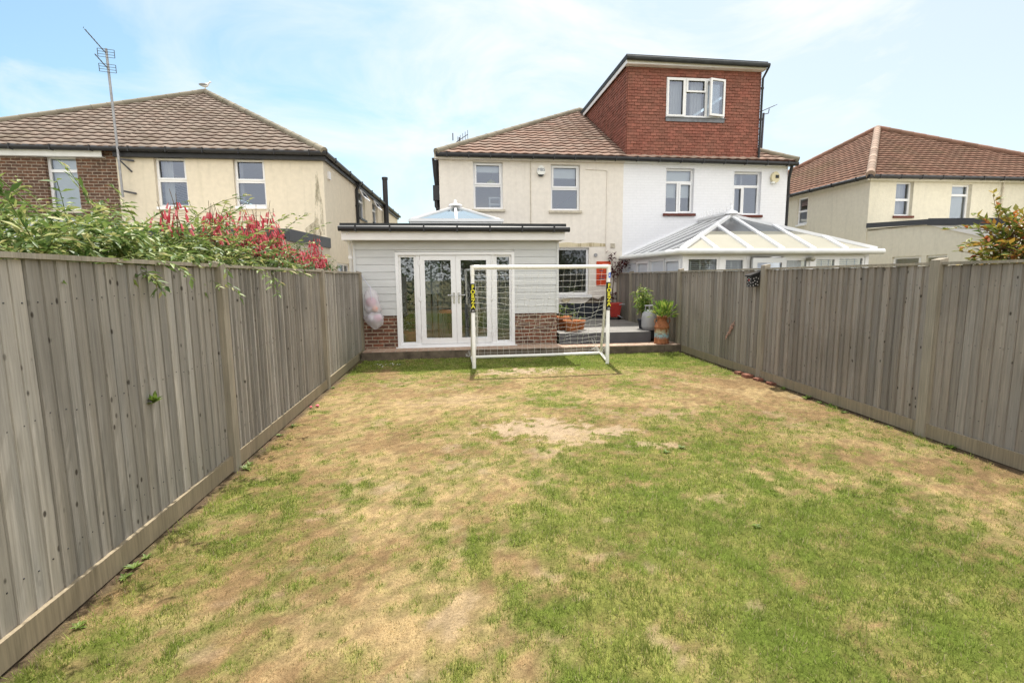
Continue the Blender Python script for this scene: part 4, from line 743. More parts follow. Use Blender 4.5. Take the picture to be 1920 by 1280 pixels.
# ------------------------------------------------------------------ grey clad extension
Ye = 10.5; FE = Fr((0, Ye), (1, 0)); EX0, EX1 = -1.85, 2.28
ex = thing('extension', 'pale grey clad flat roofed extension with french doors and a glass roof lantern', 'extension', (.2, Ye, .2))
mb = MB(); op = (-1.06, 1.37, .205, 2.15)
wall(mb, FE, EX0, op[0], 0, .87); wall(mb, Fr((EX0, Yh), (0, -1)), 0, 3.7, 0, .87); mb.build('plinth_wall', M['red_brick'], ex)
mb = MB(); wall(mb, FE, op[1], EX1, 0, .87); wall(mb, Fr((EX1, Ye), (0, 1)), 0, 3.7, 0, .87); mb.build('plinth_wall', M['red_brick'], ex)
mb = MB(); z = .87
while z < 2.36:
    z2 = min(z+.1475, 2.37)
    for (a, b) in ([(EX0, EX1)] if z > 2.14 else [(EX0, op[0]), (op[1], EX1)]):
        tn = rng.random()
        mb.hexa([FE.p(a, .024, z), FE.p(b, .024, z), FE.p(b, .0, z), FE.p(a, .0, z), FE.p(a, .018, z2-.008), FE.p(b, .018, z2-.008), FE.p(b, .0, z2-.008), FE.p(a, .0, z2-.008)], 0, tn)
        mb.fbox(FE, a, b, 0, .008, z2-.008, z2, 0, tn)
    for F, L in ((Fr((EX1, Ye), (0, 1)), 3.69), (Fr((EX0, Yh), (0, -1)), 3.69)): mb.hexa([F.p(0, .030, z), F.p(L, .030, z), F.p(L, .0, z), F.p(0, .0, z), F.p(0, .018, z2-.008), F.p(L, .018, z2-.008), F.p(L, .0, z2-.008), F.p(0, .0, z2-.008)]); mb.fbox(F, 0, L, 0, .008, z2-.008, z2)
    z = z2
mb.build('cladding', M['clad'], ex)
mb = MB()
for a in (EX0-.03, EX1-.02): mb.fbox(FE, a, a+.05, -.01, .037, .86, 2.37)
mb.build('corner_trim', M['clad'], ex)
mb = MB(); YF = Ye-.30
mb.box(-2.03, 2.38, YF, YF+.025, 2.37, 2.565); mb.box(-2.03, 2.38, YF+.025, Ye+.0, 2.372, 2.385); mb.box(-2.03, -2.005, YF+.025, Yh, 2.37, 2.565); mb.box(2.355, 2.38, YF+.025, Yh-.01, 2.37, 2.565); mb.box(EX1+.03, 2.355, Ye, Yh-.01, 2.372, 2.385); mb.box(-2.005, EX0-.03, Ye, Yh-.01, 2.372, 2.385); mb.build('fascia', M['fascia_white'], ex)
mb = MB(); mb.box(-2.05, 2.40, YF-.02, YF+.12, 2.566, 2.69); mb.box(-2.05, -1.93, YF+.12, Yh, 2.60, 2.69); mb.box(2.28, 2.40, YF+.12, Yh-.01, 2.60, 2.69); rf = mb.build('roof_edge', M['felt'], ex)
mb = MB(); z0, z1 = 2.40, 2.655
for q in ((-1.93, 2.28, YF+.12, 11.5), (-1.93, -.72, 11.5, 13.1), (1.14, 2.28, 11.5, 13.1), (-1.93, 2.28, 13.1, Yh-.01)): mb.box(*q, z0, z1)
mb.build('roof', M['felt'], ex)
gutter(ex, (-2.07, YF-.06, 2.585), (2.46, YF-.06, 2.575), .055, nb=7)
pipe(ex, [(-1.92, YF-.02, 2.53), (-1.93, Ye-.03, 2.3), (-1.93, Ye+.1, .2)], .033, mat='fascia_white')
# lantern
lan = MB(); lx0, lx1, ly0, ly1, lz = -.80, 1.22, 11.42, 13.2, 2.86; ap = Vector((.21, 12.3, 3.30))
lan.box(lx0, lx1, ly0, ly0+.08, 2.656, lz); lan.box(lx0, lx1, ly1-.08, ly1, 2.656, lz); lan.box(lx0, lx0+.08, ly0+.08, ly1-.08, 2.656, lz); lan.box(lx1-.08, lx1, ly0+.08, ly1-.08, 2.656, lz)
cs = [Vector((lx0, ly0, lz+.03)), Vector((lx1, ly0, lz+.03)), Vector((lx1, ly1, lz+.03)), Vector((lx0, ly1, lz+.03))]
for i in range(4): lan.bar(cs[i], ap, .06, .05); lan.bar((cs[i]+cs[(i+1) % 4])/2, ap, .05, .05); lan.bar(cs[i], cs[(i+1) % 4], .08, .06)
lan.lathe([(.0, .02), (.17, .0), (.15, .05), (.05, .075), (.035, .11), (.045, .14), (.0, .17)], ap, 14); lo_ = lan.build('lantern', M['upvc'], ex)
mb = MB()
for i in range(4): mb.add([cs[i], cs[(i+1) % 4], ap], [(0, 1, 2)])
mb.build('lantern_glass', M['blue_pane'], lo_)
# door set
def dset(name, u0, u1, z0, z1, fr, parent, d=(-.09, -.03), frb=None, pane=True):
    mb = MB(); frb = frb or fr
    mb.fbox(FE, u0, u0+fr, *d, z0, z1); mb.fbox(FE, u1-fr, u1, *d, z0, z1); mb.fbox(FE, u0+fr, u1-fr, *d, z0, z0+frb); mb.fbox(FE, u0+fr, u1-fr, *d, z1-fr, z1)
    o = mb.build(name, M['upvc'], parent)
    if pane: q = MB(); m_ = (d[0]+d[1])/2; q.quad(FE.p(u0+fr-.01, m_, z0+frb-.01), FE.p(u1-fr+.01, m_, z0+frb-.01), FE.p(u1-fr+.01, m_, z1-fr+.01), FE.p(u0+fr-.01, m_, z1-fr+.01)); q.build('pane', M['door_pane'], o)
    return o
mb = MB(); mb.fbox(FE, -1.06, 1.37, -.10, .035, .205, .262); mb.fbox(FE, -1.06, 1.37, -.10, .035, 2.09, 2.15); mb.fbox(FE, -1.06, -1.0, -.10, .035, .262, 2.09); mb.fbox(FE, 1.31, 1.37, -.10, .035, .262, 2.09); mb.fbox(FE, -.65, -.58, -.10, -.0, .262, 2.09); mb.fbox(FE, .89, .96, -.10, -.0, .262, 2.09); mb.fbox(FE, -1.1, 1.41, -.0, .085, .196, .212); mb.build('door_frame', M['upvc'], ex)
for (a, b) in ((-1.0, -.65), (.96, 1.31)): dset('side_light', a, b, .262, 2.09, .045, ex, (-.08, -.02))
for k, (a, b) in enumerate(((-.575, .153), (.157, .885))):
    dd = dset('door', a, b, .268, 2.085, .10, ex, (-.075, .006), .115)
    h = MB(); ux = .105 if k == 0 else .205; s_ = -1 if k == 0 else 1
    h.fbox(FE, ux-.017, ux+.017, .006, .016, 1.10, 1.32); h.tube([FE.p(ux, .01, 1.27), FE.p(ux, .055, 1.27), FE.p(ux+s_*.13, .06, 1.27)], .010, 8); h.build('handle', M['handle'], dd)
    for z in (.45, 1.2, 1.93):
        h = MB(); uh = a-.002 if k == 0 else b+.002; h.tube([FE.p(uh, .014, z-.05), FE.p(uh, .014, z+.05)], .011, 8); h.fbox(FE, uh-.03, uh+.03, .006, .012, z-.035, z+.035); h.build('hinge', M['upvc'], dd)
mb = MB(); mb.box(EX0+.1, EX1-.1, Ye+.02, Yh-.02, .16, .20); mb.build('floor', M['floor'], ex)
mb = MB(); mb.box(EX0+.04, EX0+.12, Ye+.02, Yh-.02, .2, 2.39); mb.box(EX1-.12, EX1-.04, Ye+.02, Yh-.02, .2, 2.39); mb.box(EX0+.12, -.2, Yh-.10, Yh-.02, .2, 2.39); mb.box(.9, EX1-.12, Yh-.10, Yh-.02, .2, 2.39); mb.box(-.2, .9, Yh-.10, Yh-.02, 2.2, 2.39)
for (a, b) in ((EX0+.12, op[0]), (op[1], EX1-.12)): mb.box(a, b, Ye+.01, Ye+.1, .2, 2.39)
mb.box(op[0], op[1], Ye+.012, Ye+.1, 2.16, 2.39); mb.build('inner_wall', M['inner'], ex)
# things inside
def leafcloud(C, size, droop=.4, wid=.4, cup=.2, dirs=None, spread=1.0):
    n = len(C); az = nr.uniform(0, 2*np.pi, n); el = nr.normal(-droop*.6, .45*spread, n)
    D = np.stack([np.cos(az)*np.cos(el), np.sin(az)*np.cos(el), np.sin(el)], 1)
    if dirs is not None: D = dirs+D*.45*spread; D /= np.linalg.norm(D, axis=1)[:, None]
    up_ = np.stack([nr.normal(0, .35, n), nr.normal(0, .35, n), np.ones(n)], 1); S = np.cross(D, up_); S /= np.linalg.norm(S, axis=1)[:, None]+1e-9; Nn = np.cross(S, D)
    L = size*nr.uniform(.6, 1.25, n); L = L[:, None]; w_ = L*wid*.5
    V = np.empty((n, 4, 3)); V[:, 0] = C; V[:, 1] = C+D*L*.45-S*w_+Nn*L*cup*.5; V[:, 2] = C+D*L; V[:, 3] = C+D*L*.45+S*w_+Nn*L*cup*.5
    b = np.arange(n)[:, None]*4; F = np.concatenate([b+np.array([0, 1, 2]), b+np.array([0, 2, 3])], 1).reshape(-1, 3)
    return V.reshape(-1, 3), F, np.repeat(nr.random(n), 2)
def join_leaves(ps):
    V, F, T, o = [], [], [], 0
    for v, f, t_ in ps: V.append(v); F.append(f+o); T.append(t_); o += len(v)
    return np.concatenate(V), np.concatenate(F), np.concatenate(T)
def leaf_part(name, ps, mat, parent):
    V, F, T = join_leaves(ps); return mesh_obj(name, V, F, mat, parent, tone=T, uv=False)
def pot_body(name, parent, c, r, h, mat, rim=True):
    mb = MB(); pr = [(0, 0), (r*.72, 0), (r*.75, .01), (r*.96, h*.82), (r*1.08, h*.83), (r*1.1, h*.98), (r*1.02, h), (r*.95, h*.97), (r*.9, h*.86), (0, h*.86)]
    return mb.lathe(pr, c, 26).build(name, M[mat], parent)
hp = thing('houseplant', 'leafy houseplant in terracotta pot behind the narrow side pane', 'plant', (-.80, 10.95, .2))
pot_body('pot', hp, (-.80, 10.95, .2), .17, .30, 'terra')
mb = MB()
for i in range(5): a = i*1.3; mb.tube([(-.8, 10.95, .46), (-.8+.08*math.cos(a), 10.95+.08*math.sin(a), .8), (-.8+.15*math.cos(a), 10.95+.15*math.sin(a), 1.15+.05*i)], .012, 6)
mb.build('stem', M['stem'], hp)
C = np.stack([-.8+nr.normal(0, .10, 240), 10.95+nr.normal(0, .10, 240), nr.uniform(.55, 1.3, 240)], 1); leaf_part('foliage', [leafcloud(C, .14, .5, .5)], M['fuchsia_leaf'], hp)
st = thing('easel_board', 'white framed board standing inside behind the left french door', 'board', (-.45, 12.2, .2)); mb = MB(); mb.box(-.62, -.22, 12.2, 12.24, 1.25, 1.95); mb.build('panel', M['blind'], st); mb = MB()
for q in ((-.58, 12.22), (-.26, 12.22), (-.42, 12.6)): mb.tube([(q[0], q[1], .2), (q[0]*.9-.042, 12.25, 1.9)], .018, 6)
mb.build('stand', M['stem'], st)
tb = thing('stool', 'orange stool inside behind the french doors', 'stool', (0.0, 12.0, .2)); mb = MB(); mb.lathe([(0, .60), (.2, .60), (.22, .62), (.22, .66), (.2, .68), (0, .68)], (-.02, 12.0, .2), 20); mb.build('seat', M['orange_seat'], tb)
for i in range(4): mb = MB(); a = i*math.pi/2+.6; mb.tube([(-.02+.14*math.cos(a), 12+.14*math.sin(a), .8), (-.02+.2*math.cos(a), 12+.2*math.sin(a), .2)], .013, 6); mb.build('leg', M['metal'], tb)
ar = thing('armchair', 'dark armchair deep inside behind the french doors', 'armchair', (.35, 13.2, .2)); mb = MB(); mb.box(0.05, .75, 12.9, 13.5, .35, .62); mb.build('seat', M['charcoal'], ar); mb = MB(); mb.hexa([(0.05, 13.4, .6), (.75, 13.4, .6), (.75, 13.58, .6), (.05, 13.58, .6), (.1, 13.52, 1.15), (.7, 13.52, 1.15), (.7, 13.66, 1.15), (.1, 13.66, 1.15)]); mb.build('backrest', M['charcoal'], ar)
for q in ((-.05, .05), (.75, .85)): mb = MB(); mb.box(q[0], q[1], 12.9, 13.55, .3, .82); mb.build('armrest', M['charcoal'], ar)
for q in ((0, 12.95), (.8, 12.95), (0, 13.5), (.8, 13.5)): mb = MB(); mb.tube([(q[0], q[1], .3), (q[0], q[1], .2)], .025, 8); mb.build('leg', M['stem'], ar)

# ------------------------------------------------------------------ conservatory
cn = thing('conservatory', 'white conservatory with a hipped glazed roof beside the white house', 'conservatory', (7.3, 10.5, 0))
cx0, cx1, cy0, ze_ = 5.08, 9.58, 10.55, 2.12
FCf = Fr((0, cy0), (1, 0)); FCl = Fr((cx0, Yh), (0, -1)); FCr = Fr((cx1, cy0), (0, 1))
mb = MB()
for F, a, b in ((FCf, cx0, cx1), (FCl, 0, Yh-cy0), (FCr, 0, Yh-cy0)): mb.fbox(F, a, b, -.12, 0, 0, .7)
mb.build('dwarf_wall', M['white'], cn)
mb = MB(); mb.fbox(FCf, cx0, cx1, -.1, 0.0, 2.03, 2.13); mb.fbox(FCl, 0, Yh-cy0-.1, -.1, 0.0, 2.03, 2.13); mb.fbox(FCr, 0.1, Yh-cy0, -.1, 0, 2.03, 2.13)
for (F, u) in ((FCf, cx0+.05), (FCf, cx1-.05), (FCl, .05), (FCf, 6.62), (FCf, 8.16), (FCf, 5.98)): mb.fbox(F, u-.045, u+.045, -.09, .012, .7, 2.03)
mb.build('frame', M['upvc'], cn)
xw = [5.18, 5.935, 6.025, 6.575, 6.665, 7.45, 8.115, 8.205, 8.80, 9.48]
window(cn, FCf, 5.18, 5.935, .7, 2.03, rd=.0, fr=.05, slats=True); window(cn, FCf, 6.025, 6.575, .7, 2.03, rd=0, fr=.07, slats=True); window(cn, FCf, 7.47, 8.115, .7, 2.03, rd=.02, fr=.06, trans=[1.98], curtain=[(7.52, 8.06)]); window(cn, FCf, 8.205, 8.80, .7, 2.03, rd=0, fr=.07, slats=True); window(cn, FCf, 8.80, 9.48, .7, 2.03, rd=0, fr=.05, slats=True)
# blue white door leaf standing proud of the wall
mb = MB(); FDd = Fr((6.64, cy0-.13), (1, .06))
for q in ((0, .11, .1, 2.0), (.72, .83, .1, 2.0), (.11, .72, 1.89, 2.0), (.11, .72, .1, .3), (.11, .72, 1.0, 1.08)): mb.fbox(FDd, q[0], q[1], -.03, .03, q[2], q[3])
do = mb.build('door', M['clad'], cn); mb = MB(); mb.quad(FDd.p(.1, 0, .3), FDd.p(.73, 0, .3), FDd.p(.73, 0, 1.9), FDd.p(.1, 0, 1.9)); mb.build('pane', M['pane'], do)
for i in range(4):
    a = .12+i*.88; mb = MB()
    for q in ((a, a+.05, .7, 2.03), (a+.78, a+.83, .7, 2.03), (a+.05, a+.78, .7, .75), (a+.05, a+.78, 1.98, 2.03)): mb.fbox(FCl, q[0], q[1], -.07, 0, q[2], q[3])
    o = mb.build('window', M['upvc'], cn)
    if i % 2: mb = MB(); [mb.fbox(FCl, q[0], q[1], 0.001, .02, q[2], q[3]) for q in ((a+.04, a+.08, 1.3, 1.99), (a+.75, a+.79, 1.3, 1.99), (a+.08, a+.75, 1.95, 1.99), (a+.08, a+.75, 1.3, 1.34))]; mb.build('sash', M['upvc'], o)
    mb = MB(); mb.fbox(FCl, a+.04, a+.79, -.06, -.03, .74, 1.99); mb.build('infill_panel', M['panel_w'], o)
mb = MB(); mb.box(8.02, 8.10, cy0-.14, cy0-.0, 1.93, 2.0); mb.ball((8.06, cy0-.16, 1.97), .055); mb.build('outside_lamp', M['poly'], cn)
# roof
E0, E1, EY = 5.0, 9.66, 10.42; zE, zR = 2.19, 3.17; A1 = Vector((7.33, 12.55, zR)); A2 = Vector((7.33, Yh-.03, zR))
corn = [Vector((E0, EY, zE)), Vector((E1, EY, zE)), Vector((E1, Yh-.03, zE)), Vector((E0, Yh-.03, zE))]
fr_ = MB(); gl = MB(); bl = MB()
fr_.bar(corn[0], A1, .09, .09); fr_.bar(corn[1], A1, .09, .09); fr_.bar(A1, A2, .12, .06)
fr_.bar(corn[3], A2, .06, .05); fr_.bar(corn[2], A2, .06, .05)
zoff = Vector((0, 0, .012))
for x in (5.79, 6.58, 7.33, 8.08, 8.87):                            # front slope bars run straight up
    k = 1-abs(x-7.33)/2.33; top = Vector((x, EY+(A1.y-EY)*k, zE+(zR-zE)*k)); fr_.bar(Vector((x, EY-.03, zE)), top, .095, .055)
for s_, ex_ in ((0, E0), (1, E1)):
    for y in (11.2, 11.9, 12.55, 13.1, 13.65):
        k = min(1, (y-EY)/(A1.y-EY)); top = Vector((ex_+(7.33-ex_)*k, y, zE+(zR-zE)*k)); fr_.bar(Vector((ex_-.03 if s_ == 0 else ex_+.03, y, zE)), top, .055, .03)
def lerp(a, b, k): return a+(b-a)*k
KB = .50
pf = lambda p, k, q: lerp(p, q, k)
c0, c1 = corn[0], corn[1]; m0, m1 = lerp(c0, A1, KB), lerp(c1, A1, KB)
dn = Vector((0, 0, -.01))
bl.quad(c0+dn, c1+dn, m1+dn, m0+dn); gl.add([m0+dn, m1+dn, A1+dn], [(0, 1, 2)])
w0, w1 = lerp(corn[3], A2, KB*.0), lerp(corn[0], A1, 0)
gl.quad(corn[3]+dn, c0+dn, A1+dn, A2+dn); bl.add([c0+dn*2, lerp(c0, A1, .5)+dn*2, Vector((E0, 11.3, zE))+dn*2], [(0, 1, 2)])
ro = fr_.build('roof_frame', M['upvc'], cn)
gl.quad(c1+dn, corn[2]+dn, A2+dn, A1+dn); gl.build('roof_glass', M['poly3'], ro); bl.build('roof_blind', M['poly'], ro)
mb = MB(); prof = [(E0-.06, EY-.06), (E1+.06, EY-.06)]
mb.tube([(E0-.05, Yh-.03, 2.15), (E0-.05, EY-.05, 2.14), (E1+.12, EY-.05, 2.13)], .06, 8); mb.box(E0-.0, E1, EY, EY+.03, 2.10, 2.185); mb.box(E0, E0+.03, EY+.03, Yh-.03, 2.10, 2.185); mb.build('gutter', M['upvc_old'], cn)
mb = MB(); mb.bar(A1+Vector((0, -.08, .06)), A2+Vector((0, 0, .06)), .20, .06); mb.lathe([(.17, 0), (.15, .06), (.05, .1), (.03, .12), (.045, .16), (.03, .2), (.012, .23), (.03, .27), (.0, .32)], A1+Vector((0, -.02, .03)), 14)
for i in range(9):
    y = A1.y+.2+i*.17; z = zR+.09; mb.tube([(7.33, y, z), (7.33, y, z+.13)], .008, 5); mb.tube([(7.33, y-.04, z+.08), (7.33, y+.04, z+.08)], .008, 5); mb.ball((7.33, y, z+.15), .018, n=6); mb.tube([(7.33, y-.085, z+.03), (7.33, y, z+.05), (7.33, y+.085, z+.03)], .007, 5)
mb.build('ridge_cresting', M['upvc'], ro)
# ------------------------------------------------------------------ step and deck
sp = thing('garden_step', 'long brick paved step with a dark worn edge along the extension', 'step', (1.5, 9.95, 0))
mb = MB(); mb.box(-1.70, 4.82, 9.97, Ye-.0, 0, .198); mb.build('tread', M['step_top'], sp)
mb = MB(); u = -1.71
while u < 4.8:
    L = min(rng.uniform(.8, 1.4), 4.83-u); mb.box(u, u+L-.006, 9.92+rng.uniform(-.006, .006), 9.968, -.02, .192+rng.uniform(-.008, .004), 0, rng.random()); u += L
mb.build('edging', M['step_front'], sp)
dk = thing('deck', 'raised dark grey composite deck beside the extension', 'deck', (3.4, 10.4, 0))
DKX0, DKX1, DKY = EX1+.04, 4.80, 10.40; mb = MB(); y = DKY
while y < Yh-.06: e = min(y+.145, Yh-.03); mb.box(DKX0, 4.34 if y < 10.95 else DKX1, y, e-.006, .41, .432, 0, rng.random()); y += .145
mb.build('boards', M['deck'], dk)
mb = MB(); mb.box(DKX0, 4.34, DKY-.012, DKY+.01, .20, .428); mb.box(4.32, 4.342, DKY+.01, 10.95, .2, .425); mb.box(4.342, DKX1, 10.945, 10.965, .2, .425); mb.build('riser', M['riser'], dk)

# ------------------------------------------------------------------ football goal
GL, GR, GZ = Vector((.415, 8.80, 0)), Vector((2.875, 8.86, 0)), 1.80
gd = (GR-GL).normalized(); gb = Vector((-gd.y, gd.x, 0)); DEP = .98
gl_ = thing('football_goal', 'white tube football goal with a sagging net on the lawn', 'football goal', (1.64, 8.83, .02))
g0 = .03; rT = .034
BL, BR_ = GL+gb*DEP+gd*.03, GR+gb*DEP+gd*.20
for P in (GL, GR):
    mb = MB(); mb.tube([P+Vector((0, 0, g0-.02)), P+Vector((0, 0, .75)), P+Vector((0, 0, .752)), P+Vector((0, 0, GZ+.0))], [rT*1.02, rT*1.02, rT*.96, rT*.96], 16); mb.tube([P+Vector((0, 0, GZ-.14)), P+Vector((0, 0, GZ+.034))], rT*1.12, 16); mb.build('post', M['goal'], gl_)
mb = MB(); mb.tube([GL+Vector((0, 0, GZ)), (GL+GR)/2+Vector((0, 0, GZ-.004)), GR+Vector((0, 0, GZ))], rT, 16); mb.tube([GL+Vector((0, 0, GZ))+gd*.0, GL+Vector((0, 0, GZ))+gd*.12], rT*1.1, 16); mb.tube([GR+Vector((0, 0, GZ)), GR+Vector((0, 0, GZ))-gd*.12], rT*1.1, 16); mb.build('crossbar', M['goal'], gl_)
zb = .075
for P, B in ((GL, BL), (GR, BR_)):
    mb = MB(); mb.tube([P+Vector((0, 0, zb)), B+Vector((0, 0, zb))], .03, 12); mb.build('base_bar', M['goal'], gl_)
    mb = MB(); mb.tube([P+Vector((0, 0, GZ-.12))+gb*.02, B+Vector((0, 0, zb))], .024, 12); mb.build('stanchion', M['goal_old'], gl_)
mb = MB(); mb.tube([BL+Vector((0, 0, zb)), (BL+BR_)/2+Vector((0, 0, zb-.004)), BR_+Vector((0, 0, zb))], .032, 12); mb.build('ground_bar', M['goal'], gl_)
net = MB(); nx_, nz_ = 21, 18
def npt(i, j):
    a, s = i/nx_, j/nz_; top = lerp(GL, GR, a)+Vector((0, 0, GZ-.03)); bot = lerp(BL, BR_, a)+Vector((0, 0, zb))
    p = lerp(top, bot, s); q = math.sin(math.pi*s); ea = math.sin(math.pi*a)
    sag = .06*q*ea
    p = p+gb*(.22*q*(s**.6)*(.45+.55*ea))+Vector((0, 0, -.11*q*(.3+.7*ea)))-gd*(.0)
    p += Vector((.03*math.sin(i*2.1+j*.7)*q, .02*math.sin(j*1.9+i*1.1)*q, .018*math.sin(i*1.7+j*1.3)*q-.03*math.sin(math.pi*a*4+j*.4)*q*.4))
    if p.z < .05: p.z = .05
    return p
G_ = [[npt(i, j) for j in range(nz_+1)] for i in range(nx_+1)]
for i in range(nx_+1): net.tube(G_[i], .0019, 4, 0, False)
for j in range(1, nz_): net.tube([G_[i][j] for i in range(nx_+1)], .0019, 4, 0, False)
net.build('net', M['netcord'], gl_)
for P, B, nm in ((GL, BL, 0), (GR, BR_, 1)):
    net = MB(); n = 9
    def sp_(a, s):
        top = lerp(P+Vector((0, 0, GZ-.06)), P+Vector((0, 0, zb)), s); bk = lerp(P+Vector((0, 0, GZ-.06)), B+Vector((0, 0, zb)), s); q = lerp(top, bk, a)
        w_ = math.sin(math.pi*a)*math.sin(math.pi*min(s, 1)); return q+gd*(.10 if nm == 0 else -.05)*w_+Vector((.015*math.sin(a*9+s*13), 0, -.06*math.sin(math.pi*a)*s))
    for k in range(1, 15): s = k/15; net.tube([sp_(a/6, s) for a in range(7)], .0019, 4, 0, False)
    for k in range(1, n): a = k/n; net.tube([sp_(a, s/8) for s in range(1, 9)], .0019, 4, 0, False)
    net.build('net', M['netcord'], gl_)
net = MB()
for i in range(14):
    p = BR_+Vector((0, 0, zb+.02)); a = rng.uniform(0, 6.28); net.tube([p, p+Vector((.10*math.cos(a), .06*math.sin(a), rng.uniform(.02, .14))), p+Vector((.22*math.cos(a), .10*math.sin(a), rng.uniform(.0, .32)))], .0019, 4, 0, False)
for i in range(10): p = BL+Vector((-.05, -.02, zb+.02)); a = rng.uniform(0, 6.28); net.tube([p, p+Vector((.08*math.cos(a), .05*math.sin(a), rng.uniform(0, .16))), p+Vector((.03*math.cos(a), .05, rng.uniform(.0, .1)))], .0019, 4, 0, False)
for i in range(22): p = lerp(GL, GR, (i+.5)/22)+Vector((0, 0, GZ)); net.tube([p+Vector((0, .036*math.cos(t_), .036*math.sin(t_))) for t_ in np.linspace(0, 6.3, 9)], .0019, 4, 0, False)
net.build('net', M['netcord'], gl_)
for P in (GL, GR):
    mb = MB(); mb.tube([P+Vector((0, 0, 1.02)), P+Vector((0, 0, 1.52))], rT*1.2, 18); sv = mb.build('sleeve', M['sleeve'], gl_)
    for k, ch in enumerate('FORZA'): text_mesh('lettering', ch, .098, P+Vector((.001, -rT*1.2-.002, 1.457-k*.083)), (1.25, 0, 0), (0, 0, 1), M['yellow'], sv, .0012, bold=.004)
    mb = MB(); mb.fbox(Fr((P.x, P.y), (1, 0)), -.022, .022, .040, .0425, 1.035, 1.062); mb.build('label_patch', M['gas'], sv)
mb = MB(); mb.fbox(Fr((GR.x, GR.y), (1, .0)), -.012, .026, .036, .041, 1.60, 1.69); tg = mb.build('tag', M['blue'], gl_); mb = MB(); mb.fbox(Fr((GR.x, GR.y), (1, .0)), .0, .014, .041, .0425, 1.625, 1.665); mb.build('tag_mark', M['fascia_white'], tg)

# ------------------------------------------------------------------ pots, churn and other things on the deck
def potted(label, c, r, h, seed, n, ls, name='terracotta_pot', hgt=.22):
    p = thing(name, label, 'plant pot', c, 'terracotta pots on the deck'); pot_body('pot', p, c, r, h, 'terra')
    mb = MB(); mb.lathe([(0, h*.865), (r*.9, h*.87)], c, 20); mb.build('soil', M['soil'], p)
    C = np.stack([c[0]+nr.normal(0, r*.45, n), c[1]+nr.normal(0, r*.45, n), c[2]+h+nr.uniform(-.02, hgt, n)], 1); leaf_part('foliage', [leafcloud(C, ls, .1, .3)], M['weed'], p)
    mb = MB()
    for i in range(6): a = rng.uniform(0, 6.28); q = Vector(c)+Vector((0, 0, h*.86)); mb.tube([q, q+Vector((r*.5*math.cos(a), r*.5*math.sin(a), hgt*rng.uniform(.4, 1)))], .005, 5)
    mb.build('stem', M['stem'], p)
potted('wide terracotta pot standing in front of the other pots on the deck edge', (2.68, 10.78, .432), .185, .25, 1, 26, .09)
potted('terracotta pot tucked behind the wide pot, against the extension corner', (2.56, 11.25, .432), .21, .30, 2, 50, .10, hgt=.26)
potted('small terracotta pot half hidden beside the wide pot', (2.92, 11.05, .432), .13, .22, 3, 12, .07, hgt=.1)
cc = (4.47, 10.13, .198)
ch = thing('milk_churn', 'rusty milk churn with flaking blue paint holding a bushy plant', 'milk churn', cc)
mb = MB(); mb.lathe([(0, 0), (.145, 0), (.155, .012), (.155, .03), (.147, .04), (.150, .2), (.147, .33), (.157, .34), (.157, .36), (.148, .37), (.135, .42), (.10, .475), (.095, .49), (.095, .54), (.115, .565), (.118, .58), (.10, .585), (.085, .55), (0, .52)], cc, 28, wob=.006); mb.build('body', M['churn'], ch)
for s in (-1, 1): mb = MB(); b = Vector(cc); mb.tube([b+Vector((s*.10, -.02, .53)), b+Vector((s*.155, -.02, .53)), b+Vector((s*.17, -.02, .49)), b+Vector((s*.145, -.02, .42))], .010, 8); mb.build('handle', M['churn'], ch)
n = 330; C = np.stack([cc[0]+nr.normal(.03, .10, n), cc[1]+nr.normal(0, .10, n), cc[2]+nr.uniform(.55, .83, n)], 1)
D = C-np.array([cc[0], cc[1], cc[2]+.5]); D /= np.linalg.norm(D, axis=1)[:, None]; leaf_part('foliage', [leafcloud(C, .13, .0, .22, dirs=D)], M['potplant'], ch)
gb_ = (4.44, 10.74, .432)
gs = thing('gas_bottle', 'light grey gas bottle behind the milk churn on the deck corner', 'gas bottle', gb_)
mb = MB(); mb.lathe([(.13, 0), (.14, .01), (.14, .03), (.165, .05), (.17, .09), (.17, .27), (.155, .36), (.11, .42), (.05, .445), (0, .45)], gb_, 26); mb.build('body', M['gas'], gs)
mb = MB(); b = Vector(gb_)
for a in range(5): t_ = a*1.05+2.2; mb.tube([b+Vector((.1*math.cos(t_), .1*math.sin(t_), .42)), b+Vector((.1*math.cos(t_), .1*math.sin(t_), .54))], .009, 6)
mb.tube([b+Vector((.1*math.cos(t_), .1*math.sin(t_), .54)) for t_ in np.linspace(0, 6.28, 17)], .012, 8); mb.tube([b+Vector((0, 0, .44)), b+Vector((0, 0, .51))], .02, 8); mb.build('collar', M['gas'], gs)
bc = (4.42, 11.02, .432)
bp = thing('pot_plant', 'airy bright green shrub in a pot behind the gas bottle', 'plant', bc); pot_body('pot', bp, bc, .13, .22, 'charcoal')
mb = MB(); tips = []
for i in range(16):
    a = rng.uniform(0, 6.28); r_ = rng.uniform(.05, .24); h_ = rng.uniform(.55, .98); q = Vector(bc)+Vector((0, 0, .19)); e = q+Vector((r_*math.cos(a)-.03, r_*math.sin(a), h_-.19)); mb.tube([q, lerp(q, e, .6)+Vector((0, 0, .05)), e], .005, 5); tips += [lerp(q, e, k) for k in np.linspace(.4, 1, 12)]
mb.build('stem', M['green_stem'], bp); tips = np.array([tuple(x) for x in tips]*3)+nr.normal(0, .03, (len(tips)*3, 3)); leaf_part('foliage', [leafcloud(tips, .10, .4, .24)], M['potplant'], bp)
rc = (4.56, 13.6, .432)
rt_ = thing('toy_cart', 'faded red plastic cart with a pale handle at the back corner of the deck', 'cart', rc)
